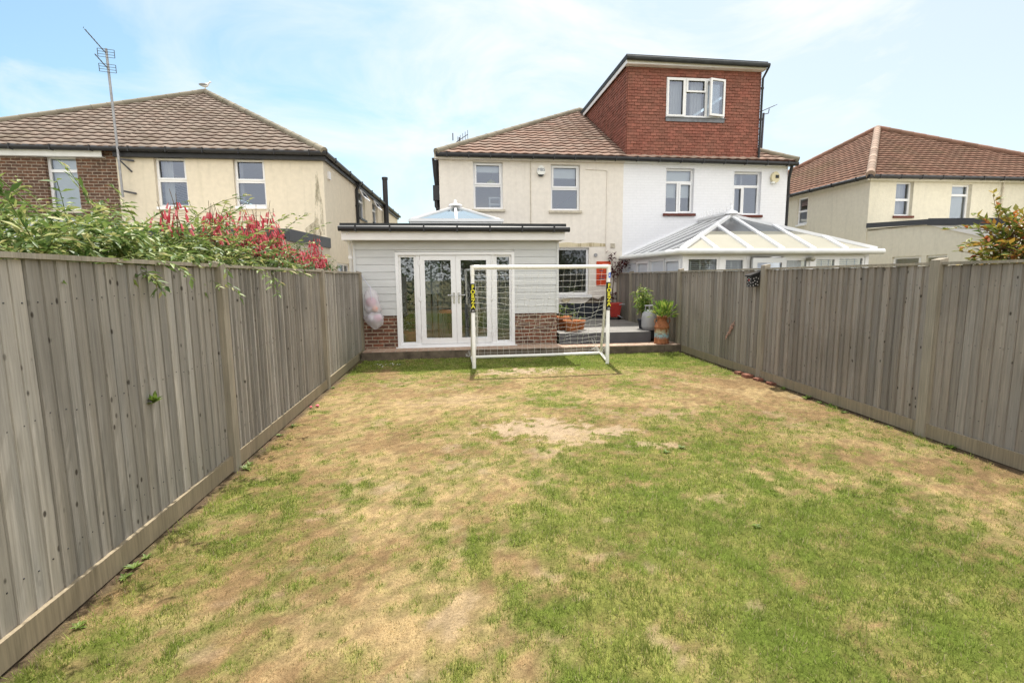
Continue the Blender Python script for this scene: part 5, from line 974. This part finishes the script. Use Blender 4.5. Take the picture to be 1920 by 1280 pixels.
mb = MB(); x, y, z = rc; mb.hexa([(x-.12, y-.16, z+.08), (x+.13, y-.16, z+.08), (x+.13, y+.16, z+.08), (x-.12, y+.16, z+.08), (x-.17, y-.22, z+.44), (x+.18, y-.22, z+.47), (x+.18, y+.22, z+.47), (x-.17, y+.22, z+.44)]); mb.build('tub', M['red_plastic'], rt_)
for s in (-1, 1): mb = MB(); mb.tube([(x+s*.12, y-.1, z+.07), (x+s*.17, y-.1, z+.07)], .07, 14); mb.build('wheel', M['black'], rt_)
mb = MB(); mb.tube([(x+.10, y-.22, z+.42), (x+.18, y-.27, z+.44), (x+.24, y-.27, z+.43)], .014, 8); mb.tube([(x+.08, y-.16, z+.12), (x+.2, y-.22, z+.06)], .012, 8); mb.build('handle', M['gas'], rt_)
rb = thing('wall_board', 'red orange board with dark print hung on the cream house wall', 'board', (4.44, Yh, 1.7)); mb = MB(); mb.fbox(FH, 4.24, 4.66, .004, .022, 1.37, 2.06); mb.build('panel', M['red_board'], rb)
mb = MB()
for z in (1.86, 1.78, 1.62, 1.55): mb.fbox(FH, 4.32, 4.32+rng.uniform(.12, .25), .022, .0235, z, z+.025)
mb.build('print', M['ink'], rb)
# spotted box on the fence post
bx = FR.p(-7.34, .056, 1.45); sb = thing('bird_box', 'black box with white dots fixed to a fence post', 'bird box', tuple(bx))
mb = MB(); FB_ = Fr((bx.x, bx.y), (-.01, -1)); mb.fbox(FB_, -.075, .055, .0, .12, 1.44, 1.62); mb.hexa([FB_.p(-.09, .15, 1.60), FB_.p(.07, .15, 1.60), FB_.p(.07, .0, 1.62), FB_.p(-.09, .0, 1.62), FB_.p(-.09, .15, 1.62), FB_.p(.07, .15, 1.62), FB_.p(.07, .0, 1.67), FB_.p(-.09, .0, 1.67)]); mb.build('body', M['dot_black'], sb)
mb = MB()
for (d, z) in [(-.055, 1.46), (-.01, 1.475), (.035, 1.455), (-.04, 1.51), (.01, 1.525), (.042, 1.50), (-.06, 1.56), (-.015, 1.575), (.03, 1.56)]:
    c = FB_.p(d, .1205, z); mb.tube([c, c+FB_.n*.002], .0075, 8)
    e = FB_.p(.0555, .06+d*.85, z+.008); mb.tube([e, e+FB_.u*.002], .0075, 8)
c = FB_.p(-.012, .1205, 1.545); mb.build('dots', M['dot_white'], sb); mb = MB(); mb.tube([c, c+FB_.n*.003], .016, 12); mb.build('hole', M['red_plastic'], sb)
sg = thing('dried_flower', 'dried pinkish flower spike hanging on the brown grey fence', 'dried flower', tuple(FR.p(-8.05, .03, .65)))
mb = MB(); q0, q1 = FR.p(-7.98, .04, .80), FR.p(-8.18, .05, .52)
for i in range(90): k = rng.random(); p = lerp(q0, q1, k); r_ = .035*(1-.75*k); mb.ball(p+Vector((rng.uniform(-r_, r_)*.6, rng.uniform(-r_, r_), rng.uniform(-r_, r_))), rng.uniform(.006, .013), n=5)
mb.tube([FR.p(-7.95, .03, .86), q0, q1], .004, 5); mb.build('spike', M['dryflower'], sg)
# dark red creeper at the house corner
cr = thing('creeper', 'dark maroon creeper on the house corner above the fence end', 'creeper', (4.85, 14.1, .4)); mb = MB(); pts = [Vector((4.72, 14.05, .43)), Vector((4.70, 14.1, 1.2)), Vector((4.75, 14.1, 1.8)), Vector((4.9, 14.05, 2.05))]; mb.tube(pts, .012, 6)
br = [[(4.73, 14.1, 1.7), (4.66, 14.12, 2.1), (4.66, 14.13, 2.28)], [(4.8, 14.1, 1.9), (4.95, 13.9, 1.95), (5.02, 13.7, 2.0)]]
for b in br: mb.tube(b, .007, 5)
mb.build('stem', M['stem'], cr); C = []
for p, s, n in (((4.66, 14.1, 2.18), .07, 36), ((4.85, 14.0, 1.92), .10, 80), ((4.98, 13.8, 1.98), .08, 40), ((4.72, 14.08, 1.7), .08, 50), ((4.68, 14.08, 1.1), .06, 40)): C.append(np.array(p)+nr.normal(0, s, (n, 3))*np.array([1, .6, 1]))
C = np.concatenate(C); C[:, 1] = np.minimum(C[:, 1], 14.15); leaf_part('foliage', [leafcloud(C, .085, .5, .7)], M['maroon'], cr)

# ------------------------------------------------------------------ net bag of balls on the fence end
bgc = Vector((-1.55, 10.27, 0)); bg_ = thing('mesh_bag', 'white mesh bag of balls tied in two bulges to the fence end', 'bag', tuple(bgc+Vector((0, 0, .62))))
axis = lambda z: bgc+Vector((.0+.10*(1.5-z), -.03, z))
mb = MB(); n = 28; prof = [(.012, 1.47), (.03, 1.42), (.085, 1.37), (.125, 1.28), (.135, 1.18), (.145, 1.08), (.15, 1.0), (.125, .965), (.10, .955), (.14, .925), (.17, .87), (.165, .80), (.13, .72), (.075, .66), (.03, .63), (.002, .625)]
vs = []
for i, (r_, z) in enumerate(prof):
    for k in range(n): a = 2*math.pi*k/n; q = r_*1.08*(1+.09*math.sin(5*a+z*20)+.07*math.sin(9*a-z*31)); vs.append(axis(z)+Vector((q*math.cos(a), q*.8*math.sin(a), .01*math.sin(4*a+i))))
mb.add(vs, [[i*n+k, i*n+(k+1) % n, (i+1)*n+(k+1) % n, (i+1)*n+k] for i in range(len(prof)-1) for k in range(n)], 0, True); mb.build('sack', M['bag'], bg_)
mb = MB(); mb.tube([(-1.71, 10.36, 1.70), (-1.66, 10.31, 1.62), axis(1.46)], .005, 6); mb.tube([axis(1.47)+Vector((.02, -.02, 0)), axis(1.36)+Vector((.02, -.1, 0)), axis(1.2)+Vector((.02, -.115, 0))], .004, 5); mb.tube([axis(.955)+Vector((.104*math.cos(a), .085*math.sin(a), 0)) for a in np.linspace(0, 6.28, 15)], .006, 5); mb.build('cord', M['cord'], bg_)
for lab, z, dx, dy, r_, m_ in (('pink ball in the upper bulge of the mesh bag', 1.16, -.01, .0, .105, 'pinkball'), ('orange ball low in the upper bulge of the mesh bag', 1.03, .055, -.05, .062, 'orangeball'), ('pale lilac ball at the side of the upper bulge in the mesh bag', 1.04, -.065, -.0, .068, 'paleball'), ('pink ball in the lower bulge of the mesh bag', .84, .06, .0, .085, 'pinkball'), ('pale ball in the lower bulge of the mesh bag', .83, -.075, -.01, .075, 'paleball')):
    mb = MB(); mb.ball((0, 0, 0), r_, n=18); o = mb.build('ball', M[m_]); o.location = axis(z)+Vector((dx, dy, 0)); tag(o, lab, 'ball', 'balls in the mesh bag')

# ------------------------------------------------------------------ climber and red flowering shrub behind the silver grey fence
def arch(p, d, L, droop, k=12):
    pts = [Vector(p)]; d = Vector(d).normalized()
    for i in range(k): d = (d+Vector((rng.gauss(0, .05), rng.gauss(0, .05), -droop))).normalized(); pts.append(pts[-1]+d*L/k)
    return pts
rng = random.Random(41); nr = np.random.default_rng(42)
cl = thing('climbing_shrub', 'rambling green climber heaped along the top of the silver grey fence', 'climber', (-2.5, 4.5, 0))
mb = MB(); C = []; D = []; top = lambda y: 2.20+.16*math.sin(y*1.1+.6)+.10*math.sin(y*3.1)-.22*max(0, y-5.6)
for i in range(330):
    y = rng.triangular(2.2, 7.9, 4.2); x = rng.uniform(-3.1, -2.15); z = rng.uniform(1.5, 1.9); a = rng.uniform(0, 6.28)
    h_ = max(.2, top(y)-z+rng.uniform(-.1, .25)); d = Vector((math.cos(a)*.7+.15, math.sin(a)*.8, rng.uniform(.5, 1.3))); L = h_*rng.uniform(.9, 1.7)
    pts = arch((x, y, z), d, L, rng.uniform(.02, .17)); mb.tube(pts, [.005*(1-.6*k/12) for k in range(13)], 4, 0, False)
    for k in range(2, 13):
        dv = (pts[k]-pts[k-1]).normalized()
        for s in (-1, 1, 0.2):
            sd_ = dv.cross(Vector((0, 0, 1)))*s; C.append(tuple(pts[k]+Vector((rng.gauss(0, .012), rng.gauss(0, .012), rng.gauss(0, .012))))); D.append(tuple((dv*.6+sd_*.9+Vector((0, 0, -.15))).normalized()))
# a few long bare shoots reaching up at the near end, and sprays hanging over the face of the fence
for (p, d, L, dr) in (((-2.5, 3.7, 1.9), (-.2, -.9, .95), 1.3, -.0), ((-2.6, 3.3, 1.9), (-.1, -.35, 1.2), .85, .02), ((-2.5, 4.5, 2.0), (0, .6, .6), .6, .05), ((-2.3, 5.0, 2.0), (.1, .8, .9), .8, .12), ((-2.1, 4.0, 1.84), (.6, -.1, .12), .34, .26), ((-2.1, 4.25, 1.83), (.6, .05, .1), .36, .26), ((-2.08, 5.2, 1.83), (.5, .3, .1), .28, .28), ((-2.06, 4.75, 1.83), (.5, .0, .1), .25, .3), ((-2.1, 5.9, 1.83), (.6, .2, .1), .35, .3)):
    pts = arch(p, d, L, dr, 14); mb.tube(pts, [.006*(1-.6*k/14) for k in range(15)], 4, 0, False)
    for k in range(3, 15):
        dv = (pts[k]-pts[k-1]).normalized()
        for s in (-1, 1): C.append(tuple(pts[k])); D.append(tuple((dv*.6+dv.cross(Vector((0, 0, 1)))*s).normalized()))
mb.build('stem', M['green_stem'], cl); n = 4200
ys_f = nr.triangular(2.0, 4.5, 8.2, n); C2 = np.stack([nr.uniform(-3.0, -2.12, n), ys_f, 1.64+nr.random(n)**1.15*(.52+.12*np.sin(ys_f*1.1+.6)-.12*np.clip(ys_f-5.4, 0, 9))], 1)
leaf_part('foliage', [leafcloud(np.array(C), .078, .3, .33, dirs=np.array(D)), leafcloud(C2, .08, .4, .38)], M['climber'], cl)
mb = MB(); rng2 = random.Random(3)
for i in range(5): y = 3.2+i*.9; mb.tube([(-2.6, y, 0), (-2.55, y+.1, 1.0), (-2.5, y+.2, 1.7)], .02, 6)
mb.build('trunk', M['stem'], cl)
fs = thing('flowering_shrub', 'shrub with upright spikes of hanging red tubular flowers behind the fence', 'shrub', (-2.6, 7.8, 0))
st_ = MB(); fl = MB(); C = []; D = []
def spike(p, L, lean, nfl, dens=1):
    pts = arch(p, (lean[0], lean[1], 1), L, .0, 10); st_.tube(pts, [.006-.0004*k for k in range(11)], 5, 0, False)
    for k in range(nfl):
        s = .25+.6*k/nfl+rng.uniform(-.03, .03); q = pts[min(10, int(s*10))]; a = rng.uniform(0, 6.28); r_ = .075*(1.25-s)+.015; e = q+Vector((r_*math.cos(a), r_*math.sin(a), .01)); st_.tube([q, e], .0018, 3, 0, False)
        l = rng.uniform(.045, .062); b = e+Vector((math.cos(a)*.018, math.sin(a)*.018, -l)); fl.tube([e, lerp(e, b, .35), lerp(e, b, .8), b], [.0035, .007, .0085, .0105], 5, 0, True, rng.random())
    for k in range(6): C.append(tuple(pts[rng.randint(0, 3)])); a = rng.uniform(0, 6.28); D.append((math.cos(a), math.sin(a), .2))
SP = [(6.35, 1.75, .78, 46), (6.55, 1.8, .55, 40), (6.15, 1.75, .5, 30), (6.75, 1.85, .6, 40), (7.0, 1.8, .62, 38), (7.2, 1.75, .5, 30), (7.5, 1.7, .45, 30), (8.35, 1.72, .42, 40), (8.5, 1.7, .38, 34), (8.7, 1.7, .40, 34), (8.2, 1.68, .34, 30), (9.3, 1.7, .62, 46), (9.45, 1.65, .45, 44), (9.2, 1.62, .42, 44), (9.55, 1.6, .35, 36), (4.6, 1.9, .40, 12), (5.05, 1.85, .42, 16), (5.5, 1.85, .46, 18), (5.9, 1.85, .5, 20), (8.9, 1.66, .36, 28), (7.75, 1.7, .4, 22), (6.0, 1.8, .4, 18), (9.0, 1.65, .3, 24)]
for (y, z, L, n) in SP:
    for _ in range(3): spike((rng.uniform(-2.5, -2.15), y+rng.uniform(-.12, .12), z+.06), L*rng.uniform(.85, 1.15), (rng.uniform(-.12, .12), rng.uniform(-.05, .3)), n)
fl.build('flower', M['flower'], fs)
for i in range(150):
    y = rng.triangular(5.6, 9.9, 8.2); p = (rng.uniform(-2.8, -2.1), y, rng.uniform(1.45, 1.72)); a = rng.uniform(0, 6.28); pts = arch(p, (math.cos(a)*.6, math.sin(a)*.6, 1.0), rng.uniform(.2, .5), .05, 8); st_.tube(pts, .004, 4, 0, False)
    for k in range(1, 9):
        for s in (-1, 1, .3): dv = (pts[k]-pts[k-1]).normalized(); C.append(tuple(pts[k])); D.append(tuple((dv*.5+dv.cross(Vector((rng.gauss(0, 1), rng.gauss(0, 1), 1)))*s).normalized()))
for (p, L) in (((-2.3, 6.95, 1.95), .62), ((-2.35, 9.5, 1.9), .62)):
    pts = arch(p, (.05, .25, 1), L, 0, 10); st_.tube(pts, .004, 4, 0, False)
    for k in range(3, 10): a = 1 if k % 2 else -1; st_.tube([pts[k], pts[k]+Vector((.0, .05*a, .02))], .002, 3, 0, False)
for i in range(4): st_.tube([(-2.5, 6.3+i, 0), (-2.45, 6.4+i, .9), (-2.4, 6.4+i, 1.6)], .018, 6)
st_.build('stem', M['stem'], fs); n = 1500; ys_f = nr.uniform(5.9, 9.85, n); C2 = np.stack([nr.uniform(-2.9, -2.05, n), ys_f, nr.uniform(1.45, 1.88, n)], 1)
leaf_part('foliage', [leafcloud(np.array(C), .07, .3, .42, dirs=np.array(D)), leafcloud(C2, .075, .4, .45)], M['fuchsia_leaf'], fs)
# bronze leaved bush by the right hand edge
ph = thing('leafy_bush', 'bronze and green leafed bush rising over the brown grey fence', 'bush', (7.3, 5.9, 0)); mb = MB(); C = []; D = []
mb.tube([(7.5, 6.1, 0), (7.45, 6.0, .9), (7.4, 5.95, 1.5)], [.05, .04, .03], 8)
for i in range(120):
    a = rng.uniform(0, 6.28); el = rng.uniform(-.15, 1.35); d = Vector((math.cos(a)*math.cos(el), math.sin(a)*math.cos(el), math.sin(el))); pts = arch((7.62+rng.uniform(-.2, .2), 5.95+rng.uniform(-.15, .15), rng.uniform(1.6, 2.15)), d, rng.uniform(.35, .66), .05, 10); mb.tube(pts, [.008-.0006*k for k in range(11)], 5, 0, False)
    for k in range(4, 11):
        for s in range(2): C.append(tuple(pts[k])); dv = (pts[k]-pts[k-1]).normalized(); q = rng.uniform(0, 6.28); D.append(tuple((dv*.7+Vector((math.cos(q), math.sin(q), .2))*.8).normalized()))
mb.build('stem', M['stem'], ph); leaf_part('foliage', [leafcloud(np.array(C), .115, .2, .45, dirs=np.array(D))], M['photinia'], ph)

for (x, y, h_, w_, lab) in ((-7.5, -13, 7.5, 3.2, 'tall leafy tree mirrored in the window of the buff house'), (1.5, -17, 6.0, 3.4, 'broad tree mirrored in the french doors of the extension'), (9.5, -14, 6.5, 3.0, 'round tree mirrored in the windows of the white house')):
    tr_ = thing('tree', lab, 'tree', (x, y, 0), 'trees mirrored in the panes'); mb = MB(); mb.tube([(x, y, 0), (x+.1, y, h_*.3), (x, y+.1, h_*.6)], [.22, .17, .1], 8)
    for i in range(7): a = i*.9; mb.tube([(x+.05, y, h_*(.28+.04*i)), (x+w_*.5*math.cos(a), y+w_*.5*math.sin(a), h_*(.5+.05*i))], [.08, .03], 6)
    mb.build('trunk', M['bark'], tr_); nn_ = 2600; cl_ = nr.normal(0, 1, (26, 3)); cl_ /= np.linalg.norm(cl_, axis=1)[:, None]; cl_ = cl_*nr.uniform(.45, .9, (26, 1))*np.array([w_, w_, h_*.36])+np.array([x, y, h_*.64])
    C = cl_[nr.integers(0, 26, nn_)]+nr.normal(0, .42, (nn_, 3)); leaf_part('crown', [leafcloud(C, .30, .4, .55)], M['tree_leaf'], tr_)
hg = thing('hedge', 'long hedge closing the far end of the garden, mirrored in the panes', 'hedge', (1, -9, 0)); C = np.stack([nr.uniform(-14, 16, 9000), nr.normal(-9, .45, 9000), nr.uniform(0, 1, 9000)**.8*3.1], 1); leaf_part('foliage', [leafcloud(C, .26, .4, .6)], M['tree_leaf'], hg); mb = MB(); [mb.tube([(x, -9, 0), (x, -9, 2.4)], .05, 6) for x in range(-13, 16, 2)]; mb.build('stem', M['bark'], hg)
# ------------------------------------------------------------------ small things on the ground and the fence foot
def weed(label, p, n, size, grp='weeds along the fence foot', name='weed', mat='weed', up_=.5):
    """one rosette: every leaf grows from the same crown"""
    p = np.array(p, float); V = [p]; F = []
    for i in range(n):
        a = i*2.4+rng.uniform(-.3, .3); e = rng.uniform(.1, 1.2)*up_; L = size*rng.uniform(.6, 1.2); d = np.array([math.cos(a)*math.cos(e), math.sin(a)*math.cos(e), math.sin(e)]); sd_ = np.array([-math.sin(a), math.cos(a), 0])*L*.19; m = p+d*L*.5+np.array([0, 0, .10*L])
        k = len(V); V += [m-sd_, p+d*L, m+sd_]; F += [[0, k, k+1], [0, k+1, k+2]]
    tag(mesh_obj(name, np.array(V), F, M[mat], tone=[rng.random() for _ in F], uv=False, loc=tuple(p)), label, 'weed', grp)
gl0 = lambda x, y, dz=0: (x, y, float(hlawn(np.array([x]), np.array([y]))[0])+dz)
for y in (2.5, 2.9, 3.0, 3.1, 4.5, 4.6, 5.4, 5.7, 7.6): weed('weed rosette at the foot of the silver grey fence', gl0(-2.03+.025*y+.09+rng.uniform(0, .06), y, .004), rng.randint(9, 16), rng.uniform(.035, .065), 'weeds at the foot of the silver grey fence')
for y in (4.05, 4.7, 5.3, 5.5, 5.6, 5.75, 6.0, 6.5): weed('weed rosette at the foot of the brown grey fence', gl0(4.75+.01*y-.09-rng.uniform(0, .09), y, .004), rng.randint(9, 16), rng.uniform(.04, .08), 'weeds at the foot of the brown grey fence')
for (x, y) in ((2.0, 2.95), (2.0, 4.35), (2.2, 4.45)): weed('small dandelion rosette growing flat in the open lawn', gl0(x, y, .006), 15, rng.uniform(.03, .05), 'dandelion rosettes in the lawn', up_=.35)
weed('small bright sprig growing out of the boards of the silver grey fence', (-1.915, 3.45, .83), 26, .075, None, 'sprig', up_=1.1)
rb_ = random.Random(8)
for i, (x, y, s) in enumerate([(4.72, 7.1, .05), (4.70, 7.35, .06), (4.73, 6.8, .045), (4.71, 7.6, .05)]):
    mb = MB(); mb.hexa([(x+rb_.uniform(-s, s)*.2+a*s, y+b*s*1.2, gz(y)+c*s*rb_.uniform(.7, 1.1)-.005) for c in (0, 1) for a, b in ((-1, -1), (1, -1), (1, 1), (-1, 1))]); o = mb.build('rubble_lump', M['rubble'], loc=(x, y, float(gz(y)))); tag(o, 'lump of broken brick at the foot of the brown grey fence', 'rubble', 'broken bricks at the fence foot')
mb = MB()
for i in range(34): p = gl0(-1.19+rb_.gauss(0, .16), 9.27+rb_.gauss(0, .09), .02); a = rb_.uniform(0, 3); mb.quad(*[(p[0]+.016*math.cos(a+k*1.57), p[1]+.016*math.sin(a+k*1.57), p[2]+.006*k) for k in range(4)])
tag(mb.build('petals', M['petal']), 'white petals scattered on the shaded grass by the step', 'petals', kind='stuff')
mb = MB()
for i in range(4): p = gl0(-1.72+rb_.gauss(0, .03), 6.6+rb_.gauss(0, .06), .02); mb.ball(p, .018, n=6, sc_=(1, 1.3, .6))
tag(mb.build('pink_scrap', M['pinkbits']), 'bright pink scrap lying at the foot of the silver grey fence', 'litter')

# ------------------------------------------------------------------ aerials, alarm boxes, gull
def yagi(mb, c, d, L, n, el, v=False, r=.006):
    d = Vector(d).normalized(); c = Vector(c); s = d.cross(Vector((0, 0, 1))).normalized(); e = Vector((0, 0, 1)) if v else s; mb.tube([c, c+d*L], r*1.6, 6)
    for i in range(n): p = c+d*L*(.12+.88*i/(n-1)); mb.tube([p-e*el/2, p+e*el/2], r, 5)
    return s
ae = thing('tv_aerial', 'tall leaning aerial mast with two rakes of bars on the buff house', 'aerial', (-8.05, 13.98, 3.9)); mb = MB(); mt = Vector((-8.02, 13.95, 7.16)); mbot = Vector((-8.0, 13.98, 3.7)); mb.tube([mbot, lerp(mbot, mt, .5), mt], .028, 8); mb.build('mast', M['metal'], ae)
for zq, L in ((7.05, .56), (6.71, .34)):
    mb = MB(); c = Vector((-8.02, 13.93, zq)); d = Vector((-.27, -.2, .41)).normalized(); mb.tube([c, c+d*L], .012, 6)
    for k in range(int(L/.07)): p = c+d*(.1+k*.07); s = d.cross(Vector((0, 0, 1))).normalized(); mb.tube([p-s*.05, p+s*.05], .005, 4)
    s = Vector((.96, -.1, -.12)).normalized(); u_ = Vector((.0, .0, 1))
    for e in (-.20, .20): mb.tube([c+s*e-u_*.09, c+s*e+u_*.09], .008, 5)
    for k in range(4): mb.tube([c-s*.20+u_*(-.09+.06*k), c+s*.20+u_*(-.09+.06*k)], .006, 5)
    mb.build('antenna', M['dark_metal'], ae)
mb = MB(); mb.bar((-8.02, 13.98, 4.62), (-7.78, 14.19, 4.62), .04, .04); mb.bar((-8.02, 13.98, 4.62), (-7.85, 14.19, 4.35), .03, .03); mb.bar((-8.0, 13.98, 3.85), (-7.8, 14.19, 3.82), .04, .04); mb.build('bracket', M['dark_metal'], ae)
a2 = thing('tv_aerial', 'small aerial behind the hip of the cream house roof', 'aerial', (.44, 16.5, 5.7)); mb = MB(); mb.tube([(.44, 16.5, 5.5), (.45, 16.5, 6.0)], .02, 6); mb.build('mast', M['dark_metal'], a2); mb = MB(); yagi(mb, (.36, 16.5, 5.86), (.42, .1, .30), .45, 5, .26, True, .008); mb.tube([(.25, 16.5, 5.9), (.25, 16.5, 6.12)], .016, 6); mb.build('antenna', M['dark_metal'], a2)
a3 = thing('tv_aerial', 'aerial on a thin dark mast between the white house and the beige house', 'aerial', (10.3, 16.0, 5.3)); mb = MB(); mb.tube([(10.30, 16, 4.9), (10.33, 16, 6.86)], .035, 8); mb.build('mast', M['dark_metal'], a3); mb = MB(); yagi(mb, (10.12, 16, 6.86), (.6, .1, .26), .72, 8, .22, False, .009); mb.tube([(10.33, 16, 6.82), (10.5, 16, 6.86), (10.52, 16, 7.0)], .014, 6); mb.build('antenna', M['dark_metal'], a3)
al = thing('alarm_box', 'white burglar alarm box with dark letters on the cream house', 'alarm box', (2.62, Yh, 4.56)); mb = MB()
pts = [(2.50, 4.50), (2.52, 4.60), (2.57, 4.67), (2.62, 4.69), (2.67, 4.67), (2.72, 4.60), (2.74, 4.50), (2.70, 4.44), (2.54, 4.44)]; mb.prism([FH.p(u, .001, z) for u, z in pts], FH.n, .075); mb.build('case', M['alarm'], al)
mb = MB(); mb.prism([FH.p(u, .001, z) for u, z in [(2.54, 4.438), (2.70, 4.438), (2.66, 4.395), (2.58, 4.395)]], FH.n, .07); mb.build('strobe', M['black'], al); text_mesh('lettering', 'MBS', .115, FH.p(2.62, .078, 4.565), (.85, 0, 0), (0, 0, 1), M['ink'], al)
a_ = thing('alarm_box', 'yellowed alarm box with a dark sensor on the white house', 'alarm box', (9.6, Yh, 4.46)); mb = MB(); mb.prism([FH.p(9.6+.13*math.cos(q), .001, 4.46+.16*math.sin(q)*(1.05 if math.sin(q) > 0 else .95)) for q in np.linspace(0, 6.28, 15)[:-1]], FH.n, .085); mb.build('case', M['alarm_y'], a_)
mb = MB(); mb.fbox(FH, 9.59, 9.69, .086, .10, 4.44, 4.53); mb.build('sensor', M['black'], a_); mb = MB(); mb.fbox(FH, 9.50, 9.58, .002, .09, 4.29, 4.34); mb.build('bracket', M['alarm'], a_)
# gull
gp = Vector((-8.12, 19.36, 8.13)); gu = thing('seagull', 'white gull with grey wings standing on the roof peak', 'gull', tuple(gp))
mb = MB(); P = []; prof = [(-.30, .005, .02), (-.24, .035, .02), (-.12, .085, .0), (.0, .105, .0), (.10, .095, .02), (.16, .065, .06), (.19, .052, .10), (.22, .055, .15), (.26, .048, .175), (.29, .022, .17)]; n = 12; vs = []
for (x_g, r_, dz) in prof:
    for k in range(n): a = 2*math.pi*k/n; vs.append(gp+Vector((x_g, r_*.85*math.cos(a), .20+dz+r_*math.sin(a))))
mb.add(vs, [[i*n+k, i*n+(k+1) % n, (i+1)*n+(k+1) % n, (i+1)*n+k] for i in range(len(prof)-1) for k in range(n)], 0, True); mb.build('body', M['skin_w'], gu); gu.scale = (.66, .66, .66)
for s in (-1, 1): mb = MB(); mb.ball(gp+Vector((-.08, s*.075, .225)), .1, n=10, sc_=(2.1, .32, .62)); mb.build('wing', M['gull_grey'], gu)
for s in (-1, 1): mb = MB(); q = gp+Vector((.0, s*.035, 0)); mb.tube([q+Vector((0, 0, .12)), q, q+Vector((.05, 0, -.0))], .008, 6); mb.build('leg', M['beak'], gu)
mb = MB(); mb.tube([gp+Vector((.28, 0, .37)), gp+Vector((.35, 0, .355))], [.016, .005], 6); mb.build('beak', M['beak'], gu)
